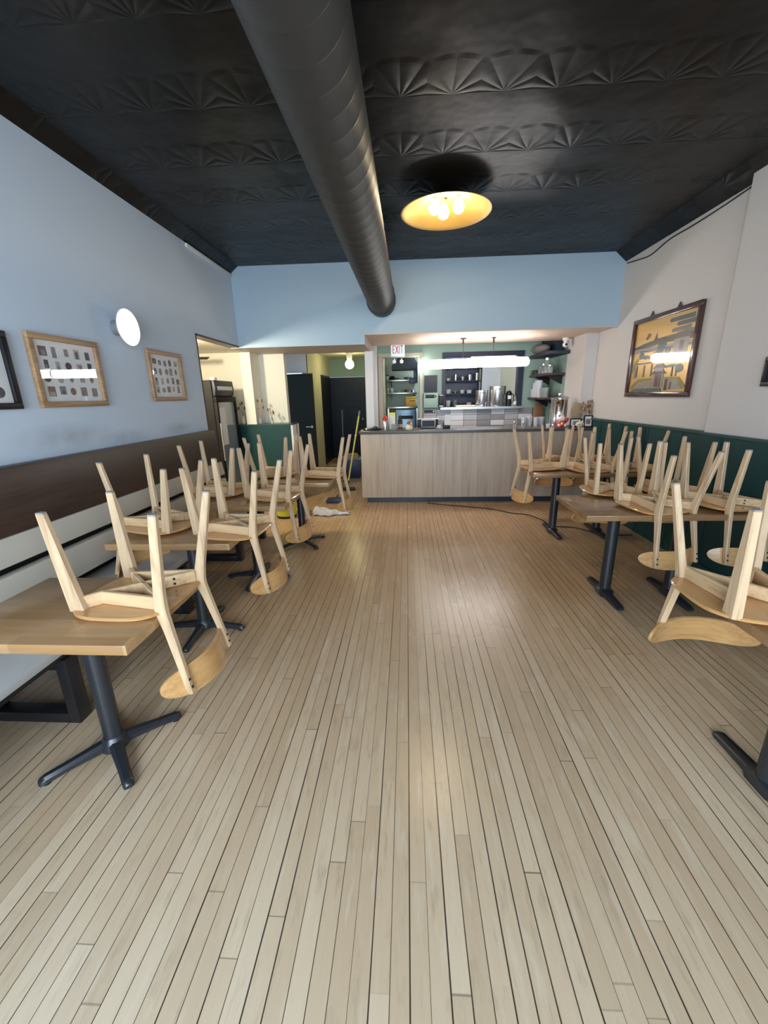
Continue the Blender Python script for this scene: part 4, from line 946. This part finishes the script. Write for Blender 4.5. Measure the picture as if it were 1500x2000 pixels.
# ------------------------------------------------------------------ back bar wall fittings
def wallbox(name, x0, x1, z0, z1, d, mat, lab, cat): 
    t = thing(name, lab, cat, ((x0+x1)/2, YK, (z0+z1)/2)); w, h = (x1-x0)/2, (z1-z0)/2
    MB().box(-w, -d, -h, w, -0.001, h).build('casing', mat, t, 0.004); return t, w, h
t, w, h = wallbox('notice_board', 0.315, 0.545, 1.60, 1.89, 0.018, 'slate', 'dark slate notice board right of the kitchen doorway', 'board')
MB().box(-w+0.015, -0.021, -h+0.015, w-0.015, -0.019, h-0.015).build('board_face', 'sky_paper', t)
t, w, h = wallbox('towel_dispenser', 0.305, 0.555, 1.335, 1.585, 0.10, 'sage', 'sage green dispenser box on the wall under the slate board', 'dispenser')
MB().box(-w+0.03, -0.106, h-0.085, w-0.06, -0.1005, h-0.025).build('dark_window', 'black', t, 0.002); MB().box(w-0.05, -0.106, h-0.075, w-0.03, -0.1005, h-0.035).build('button', 'black', t)
t, w, h = wallbox('control_panel', 0.295, 0.525, 1.235, 1.305, 0.04, 'grey_plastic', 'small grey control panel under the green dispenser', 'panel')
MB().box(-w+0.02, -0.043, -h+0.012, w-0.02, -0.0405, h-0.012).build('display', 'black', t); MB().box(w-0.05, -0.046, -0.012, w-0.03, -0.0435, 0.012).build('knob', 'paper', t)
t, w, h = wallbox('wall_speaker', 0.575, 0.655, 1.34, 1.56, 0.09, 'black', 'black box speaker on the wall at the left of the pass-through', 'speaker')
MB().box(-w+0.005, -0.094, h-0.02, w-0.005, -0.0905, h-0.008).build('top_strip', 'paper', t); MB().box(-w+0.005, -0.094, -h+0.01, w-0.005, -0.0905, -h+0.028).build('bottom_strip', 'paper', t)
# pots on the pass-through sill
def pot(x, y, r, h, lab):
    t = thing('stock_pot', lab, 'pot', (x, y, 1.336), 0, 'stock pots in the pass-through')
    MB().lathe([(0.001, 0), (r*0.96, 0), (r, 0.012), (r, h), (r*1.04, h+0.004), (r*1.04, h+0.010), (r*0.98, h+0.008), (r*0.97, 0.012), (0.001, 0.012)], (0, 0, 0), 36).build('body', 'steel', t)
    for a in (-PI/2, PI/2):
        m = MB().tube([(-0.045, r*0.99, h*0.86), (-0.045, r+0.035, h*0.88), (0.045, r+0.035, h*0.88), (0.045, r*0.99, h*0.86)], 0.006, 8); m.xf(Matrix.Rotation(a+PI/2, 4, 'Z')); m.build('handle', 'chrome', t)
pot(1.615, 7.60, 0.140, 0.33, 'larger steel stock pot on the pass-through sill'); pot(1.345, 7.64, 0.108, 0.27, 'smaller steel stock pot left of the larger one')
t = thing('thermal_jug', 'black thermal jug with a white label right of the stock pots', 'jug', (1.82, 7.62, 1.336))
MB().lathe([(0.001, 0), (0.052, 0), (0.052, 0.20), (0.040, 0.25), (0.001, 0.27)], (0, 0, 0), 22).build('body', 'black', t); MB().tube([(0.045, 0, 0.22), (0.085, 0, 0.19), (0.082, 0, 0.08), (0.050, 0, 0.05)], 0.008, 8).build('handle', 'black', t); MB().box(-0.03, -0.056, 0.12, 0.03, -0.050, 0.18).build('label_patch', 'paper', t)
t = thing('oil_bottle', 'small pale bottle at the right end of the pass-through sill', 'bottle', (1.925, 7.58, 1.336))
MB().lathe([(0.001, 0), (0.026, 0), (0.028, 0.10), (0.010, 0.145), (0.010, 0.185), (0.001, 0.187)], (0, 0, 0), 16).build('body', 'clearglass', t); MB().lathe([(0.0285, 0.02), (0.0285, 0.08)], (0, 0, 0), 16, cap=False).build('label_band', 'paper', t)
t = thing('chopping_board', 'pale board lying flat on the pass-through sill left of the pots', 'board', (1.05, 7.60, 1.336)); MB().box(-0.17, -0.09, 0, 0.17, 0.09, 0.03).build('board', 'cream_plastic', t, 0.005)
t = thing('folded_towel', 'small white folded towel on the sill before the small pot', 'towel', (1.27, 7.50, 1.336)); MB().box(-0.05, -0.03, 0, 0.05, 0.03, 0.022).build('towel', 'paper', t, 0.008)
t = thing('cutting_board', 'tall brown wooden board leaning on the grey tiles', 'board', (2.33, 7.49, 0.902))
mb = MB().prism([(-0.085, 0), (0.085, 0), (0.085, 0.40), (0.05, 0.47), (-0.05, 0.47), (-0.085, 0.40)], 0, 0.02, 'xz'); mb.xf(Matrix.Rotation(-0.09, 4, 'X')); mb.build('board', 'brown', t, 0.003)

# wall shelves with glassware by the right pier
for z, lb, th in ((1.845, 'upper dark wall shelf of jars by the right pier', 0.035), (1.475, 'lower dark wall shelf of frosted cups by the right pier', 0.03)):
    t = thing('wall_shelf', lb, 'shelf', (2.30, 7.18, z), 0, 'wall shelves by the right pier')
    MB().box(-0.16, -0.42, -th, 0.158, 0.40, 0).build('board', 'bench_brown', t, 0.003)
    for y in (-0.3, 0.28): MB().prism([(0.158, -th), (0.158, -th-0.13), (0.14, -th-0.13), (-0.10, -th)], y-0.01, y+0.01, 'xz').build('bracket', 'black', t)
t = thing('wall_shelf', 'high dark shelf under the ceiling carrying a brown bag', 'shelf', (2.26, 7.10, 2.16)); MB().box(-0.14, -0.46, -0.05, 0.198, 0.47, 0).build('board', 'slate', t, 0.003)
t = thing('storage_sack', 'big grey-brown sack on the high dark shelf', 'sack', (2.19, 7.20, 2.161))
MB().sphere((0, 0, 0.075), 0.115, 20, sc=(1.05, 2.7, 0.66)).build('sack', 'sack', t)
for x, y, lb in ((2.20, 7.50, 'dark mug on the upper shelf, nearest the back wall'), (2.20, 7.40, 'dark mug on the upper shelf, second from the back wall'), (2.21, 7.30, 'dark mug on the upper shelf, beside the clear jars')):
    t = thing('mug', lb, 'mug', (x, y, 1.846), 0, 'mugs on the upper shelf')
    MB().lathe([(0.001, 0), (0.038, 0), (0.042, 0.075), (0.037, 0.075), (0.034, 0.006), (0.001, 0.006)], (0, 0, 0), 16).build('body', 'bottle_green', t); MB().tube([(-0.04, 0, 0.06), (-0.062, 0, 0.05), (-0.060, 0, 0.025), (-0.038, 0, 0.015)], 0.005, 8).build('handle', 'bottle_green', t)
for x, y, hgt, lb in ((2.22, 7.19, 0.11, 'squat clear jar on the upper shelf beside the mugs'), (2.22, 7.07, 0.15, 'lidded clear jar in the middle of the upper shelf'), (2.23, 6.95, 0.23, 'tall clear bottle jar on the upper shelf'), (2.24, 6.84, 0.12, 'clear jar at the pier end of the upper shelf')):
    t = thing('glass_jar', lb, 'jar', (x, y, 1.846), 0, 'glass jars on the upper shelf')
    MB().lathe([(0.001, 0), (0.045, 0), (0.047, hgt*0.75), (0.033, hgt*0.88)], (0, 0, 0), 18).build('body', 'clearglass', t); MB().lathe([(0.034, hgt*0.86), (0.035, hgt), (0.001, hgt)], (0, 0, 0), 18).build('lid', 'chrome', t)
G = 'frosted cup stacks on the lower shelf'
for k, (y, n, lb) in enumerate(((7.50, 2, 'short frosted cup stack on the lower shelf, nearest the back wall'), (7.39, 8, 'frosted cup stack on the lower shelf, second from the back wall'), (7.28, 10, 'frosted cup stack on the lower shelf, third from the back wall'), (7.17, 10, 'frosted cup stack on the lower shelf, fourth from the back wall'))): stack((2.21, y, 1.476), n, lb, 0.048, 0.12, 0.017, G)
for y, lb in ((7.05, 'clear glass tumbler on the lower shelf beside the cup stacks'), (6.95, 'clear glass tumbler in the middle of the pier end of the lower shelf'), (6.85, 'clear glass tumbler nearest the pier on the lower shelf')):
    c = MB().lathe([(0.001, 0), (0.034, 0), (0.040, 0.15), (0.037, 0.15), (0.031, 0.008), (0.001, 0.008)], (0, 0, 0), 18).build('glass_tumbler', 'clearglass'); c.location = (2.22, y, 1.476); tag(c, lb, 'glass', 'tumblers on the lower shelf')

# ------------------------------------------------------------------ kitchen seen through the doorway
KY = 9.44
for z, lb in ((1.885, 'upper steel kitchen shelf seen through the doorway'), (1.62, 'lower steel kitchen shelf seen through the doorway')):
    t = thing('kitchen_shelf', lb, 'shelf', (-0.13, 9.28, z), 0, 'steel shelves in the kitchen'); MB().box(-0.30, -0.15, -0.03, 0.36, 0.158, 0).build('board', 'steel', t, 0.002)
    for x in (-0.2, 0.28): MB().prism([(0.158, -0.03), (0.158, -0.15), (-0.08, -0.03)], x-0.008, x+0.008, 'yz').build('bracket', 'steel', t)
def bowl(x, z, r, h, mat, lb, grp):
    c = MB().lathe([(0.001, 0), (r*0.5, 0), (r, h), (r*0.95, h), (r*0.45, 0.008), (0.001, 0.008)], (0, 0, 0), 20).build('bowl', mat); c.location = (x, 9.22, z+0.001); tag(c, lb, 'bowl', grp)
t = thing('cooking_pan', 'upturned black pan on the upper kitchen shelf', 'pan', (-0.31, 9.24, 1.886)); MB().lathe([(0.068, 0), (0.060, 0.045), (0.035, 0.078), (0.001, 0.085)], (0, 0, 0), 20).build('body', 'black', t); MB().tube([(0.06, 0, 0.03), (0.14, -0.02, 0.03)], 0.008, 8).build('handle', 'black', t)
t = thing('jar', 'small pale jar at the left of the upper kitchen shelf', 'jar', (-0.41, 9.22, 1.886)); MB().lathe([(0.001, 0), (0.030, 0), (0.030, 0.085), (0.001, 0.085)], (0, 0, 0), 14).build('body', 'white', t); MB().lathe([(0.031, 0.0855), (0.031, 0.105), (0.001, 0.105)], (0, 0, 0), 14).build('lid', 'black', t)
bowl(0.02, 1.885, 0.095, 0.05, 'steel', 'wide steel bowl on the upper kitchen shelf', 'bowls in the kitchen')
bowl(-0.40, 1.62, 0.030, 0.09, 'white', 'narrow white bowl at the left of the lower kitchen shelf', 'bowls in the kitchen')
bowl(-0.32, 1.62, 0.052, 0.095, 'white', 'deep white bowl second on the lower kitchen shelf', 'bowls in the kitchen')
bowl(-0.17, 1.62, 0.075, 0.035, 'white', 'low white bowl in the middle of the lower kitchen shelf', 'bowls in the kitchen')
bowl(0.0, 1.62, 0.060, 0.06, 'brown', 'brown bowl on the lower kitchen shelf', 'bowls in the kitchen')
bowl(0.14, 1.62, 0.065, 0.045, 'steel', 'steel bowl at the right of the lower kitchen shelf', 'bowls in the kitchen')
t = thing('work_table', 'steel kitchen work table behind the doorway', 'table', (-0.10, 9.15, 0)); MB().box(-0.32, -0.25, 1.29, 0.34, 0.28, 1.33).build('worktop', 'steel', t, 0.003); MB().box(-0.31, -0.2, 0.9, -0.28, 0.26, 1.289).box(0.31, -0.2, 0.9, 0.33, 0.26, 1.289).box(-0.31, -0.2, 0.0, -0.28, -0.17, 0.9).box(0.31, -0.2, 0, 0.33, -0.17, 0.9).build('leg', 'steel', t)
t = thing('storage_box', 'yellow-orange carton on the kitchen work table', 'box', (0.09, 9.10, 1.331)); MB().box(-0.11, -0.08, 0, 0.11, 0.08, 0.17).build('carton', 'orange_box', t, 0.003); MB().box(-0.115, -0.085, 0.171, 0.115, 0.085, 0.20).build('lid', 'yellow', t, 0.003); MB().box(-0.03, -0.082, 0.10, 0.09, -0.0805, 0.125).build('printed_band', 'brown', t)
t = thing('undercounter_fridge', 'blue steel kitchen fridge seen through the doorway', 'fridge', (-0.02, 8.60, 0)); MB().box(-0.21, -0.02, 0.05, 0.20, 0.25, 1.27).build('cabinet', 'steel_blue', t, 0.006); MB().box(-0.20, -0.05, 0.12, 0.19, -0.021, 1.20).build('door', 'steel_blue', t, 0.006); MB().box(-0.15, -0.056, 1.09, 0.15, -0.0505, 1.16).build('handle_recess', 'black', t); MB().box(-0.18, 0.0, 0, 0.17, 0.23, 0.049).build('plinth', 'black', t)
t = thing('extractor_hood', 'dark extractor hood inside the kitchen doorway', 'hood', (0.0, 8.9, 2.06)); MB().prism([(-0.30, 0.0), (0.26, 0.0), (0.26, 0.07), (0.10, 0.30), (-0.12, 0.30), (-0.30, 0.07)], -0.25, 0.25, 'xz').build('canopy', 'slate', t, 0.004); MB().box(-0.12, -0.12, 0.301, 0.10, 0.12, 0.685).build('flue', 'slate', t)
t = thing('wall_cabinet', 'dark stepped cabinet at the right of the kitchen doorway view', 'cabinet', (0.17, 8.48, 1.79)); MB().box(-0.03, -0.10, 0.10, 0.06, 0.12, 0.26).build('upper_box', 'navy', t, 0.003); MB().box(-0.12, -0.12, 0.0, 0.06, 0.12, 0.099).build('lower_box', 'navy', t, 0.003)
t = thing('cabinet_column', 'tall dark kitchen cabinet beside the right door jamb', 'cabinet', (0.30, 8.50, 0)); MB().box(-0.062, -0.20, 0, 0.10, 0.25, 1.78).build('cabinet_body', 'navy', t, 0.004); MB().box(-0.050, -0.206, 0.10, 0.09, -0.2005, 1.70).build('door', 'slate', t)
# storage rack seen in the pass-through
t = thing('storage_rack', 'dark storage rack of dishes seen through the pass-through', 'rack', (1.13, 8.75, 0))
for x in (-0.37, 0.36):
    for y in (-0.18, 0.18): MB().box(x-0.015, y-0.015, 0, x+0.015, y+0.015, 2.45).build('upright', 'frame_navy', t)
for z in (0.9, 1.30, 1.55, 1.80, 2.05): MB().box(-0.384, -0.194, z, 0.374, 0.194, z+0.02).build('shelf_board', 'frame_navy', t)
MB().box(-0.384, 0.20, 0.0, 0.374, 0.21, 2.45).build('back_panel', 'navy', t)
rk = random.Random(5); n_ = 0
desc = ['nearest the speaker', 'second from the left', 'third from the left', 'fourth from the left', 'at the right post']
for z, zn in ((1.32, 'bottom'), (1.57, 'middle'), (1.82, 'upper'), (2.07, 'top')):
    for k in range(5):
        x = 1.13 - 0.28 + k*0.14; r = rk.uniform(0.035, 0.058); h_ = rk.uniform(0.05, 0.14); mt = rk.choice(['white', 'steel', 'navy', 'slate', 'frost', 'grey_plastic', 'white'])
        c = MB().lathe([(0.001, 0), (r*0.8, 0), (r, h_), (r*0.94, h_), (r*0.74, 0.006), (0.001, 0.006)], (0, 0, 0), 16).build('stored_pot', mt); c.location = (x, 8.66, z+0.001)
        tag(c, 'container on the %s shelf of the dark kitchen rack, %s' % (zn, desc[k]), 'container', 'containers on the kitchen rack')

# ------------------------------------------------------------------ hallway and floor clutter
t = thing('mop', 'yellow-handled mop leaning against the left end of the counter', 'mop', (-1.03, 6.80, 0))
p0, p1 = Vector((0, 0, 0.05)), Vector((0.305, -0.40, 1.34))
def along(a, b): return [p0.lerp(p1, a), p0.lerp(p1, b)]
MB().tube(along(0.10, 0.94), 0.0125, 12).build('handle', 'lime', t); MB().tube(along(0.94, 1.0), 0.0135, 12).build('grip_end', 'grey_plastic', t); MB().tube(along(0.0, 0.10), 0.016, 12).build('socket', 'black', t); MB().tube(along(0.70, 0.71), 0.016, 12).build('collar', 'paper', t)
MB().box(-0.13, -0.05, 0.0, 0.13, 0.05, 0.045).build('mop_head', 'black', t, 0.012)
t = thing('dustpan', 'dark blue flat dustpan lying on the floor behind the white cloth', 'dustpan', (-1.10, 5.98, 0))
MB().prism([(-0.13, -0.09), (0.13, -0.09), (0.11, 0.09), (-0.11, 0.09)], 0.0, 0.055, 'xy').build('pan', 'navy', t, 0.004); MB().tube([(0.0, 0.09, 0.035), (0.0, 0.22, 0.05)], 0.014, 10).build('handle', 'navy', t)
# crumpled cloth
cw = MB(); nx, ny = 44, 26; rc = random.Random(3)
ph = [(rc.uniform(8, 26), rc.uniform(8, 26), rc.uniform(0, 6), rc.uniform(.3, 1)) for _ in range(9)]
def chh(x, y):
    s = sum(a*math.sin(fx*x+fy*y+p) for fx, fy, p, a in ph)/3.2
    return 0.014+0.075*abs(s)
vs = []
for j in range(ny+1):
    for i in range(nx+1):
        u, v = i/nx, j/ny; e = min(u, 1-u, v, 1-v)
        x = (u-0.5)*0.50 + 0.020*math.sin(9*v+2*math.sin(7*u)); y = (v-0.5)*0.26*(0.65+0.5*math.sin(2.6*u+0.4)) + 0.022*math.sin(11*u)
        z = chh(u*0.5, v*0.3)*min(1, 0.25+e*8)
        vs.append((x, y, z))
fs = [(j*(nx+1)+i, j*(nx+1)+i+1, (j+1)*(nx+1)+i+1, (j+1)*(nx+1)+i) for j in range(ny) for i in range(nx)]
cw.add(vs, fs); cl_ = cw.build('floor_cloth', 'cloth'); cl_.location = (-1.06, 5.36, 0.0); cl_.rotation_euler = (0, 0, 0.12)
md = cl_.modifiers.new('thickness', 'SOLIDIFY'); md.thickness = 0.004; md.offset = 1
tag(cl_, 'crumpled white cloth lying on the floor by the farthest bench table', 'cloth')
t = thing('mop_bucket', 'yellow bucket standing on the floor under the farthest bench table', 'bucket', (-1.64, 5.22, 0))
MB().lathe([(0.001, 0.03), (0.125, 0.03), (0.155, 0.30), (0.165, 0.305), (0.165, 0.315), (0.150, 0.315), (0.120, 0.04), (0.001, 0.04)], (0, 0, 0), 28).build('body', 'yellow', t)
MB().tube([(0.158*math.cos(a), -0.10*math.sin(a)-0.05, 0.29-0.12*math.sin(a)) for a in [PI*k/14 for k in range(15)]], 0.005, 8).build('handle', 'black', t); MB().lathe([(0.130, 0.0), (0.130, 0.029)], (0, 0, 0), 24).build('base_ring', 'black', t)
t = thing('storage_bin', 'dark blue storage bin in the hallway behind the mop', 'bin', (-1.10, 8.0, 0))
MB().prism([(-0.17, 0), (0.17, 0), (0.20, 0.36), (-0.20, 0.36)], -0.15, 0.15, 'xz').build('body', 'navy', t, 0.006); MB().box(-0.21, -0.16, 0.361, 0.21, 0.16, 0.395).build('lid', 'grey_plastic', t, 0.006)
t = thing('paper_pile', 'loose tan papers heaped on the blue hallway bin', 'papers', (-1.12, 7.98, 0.396)); MB().box(-0.15, -0.10, 0, 0.16, 0.10, 0.03).build('bottom_sheaf', 'straw', t, 0.004); MB().box(-0.10, -0.08, 0.031, 0.14, 0.09, 0.075).xf(Matrix.Rotation(0.25, 4, 'Z')).build('top_sheaf', 'tan', t, 0.004)
t = thing('carton', 'small tan carton on the hallway floor by the navy door', 'box', (-1.57, 8.6, 0)); MB().box(-0.09, -0.08, 0, 0.09, 0.08, 0.165).build('carton_body', 'tan', t, 0.003); MB().box(-0.092, -0.01, 0.1655, 0.092, 0.01, 0.167).build('tape', 'straw', t)
t = thing('broom', 'thin dark broom standing in the hallway before the navy door', 'broom', (-1.45, 9.2, 0)); MB().tube([(0, 0, 0.12), (0.0, 0.10, 1.28)], 0.011, 10).build('handle', 'grey_plastic', t); MB().box(-0.12, -0.03, 0.0, 0.12, 0.03, 0.12).build('bristle_head', 'black', t, 0.006)
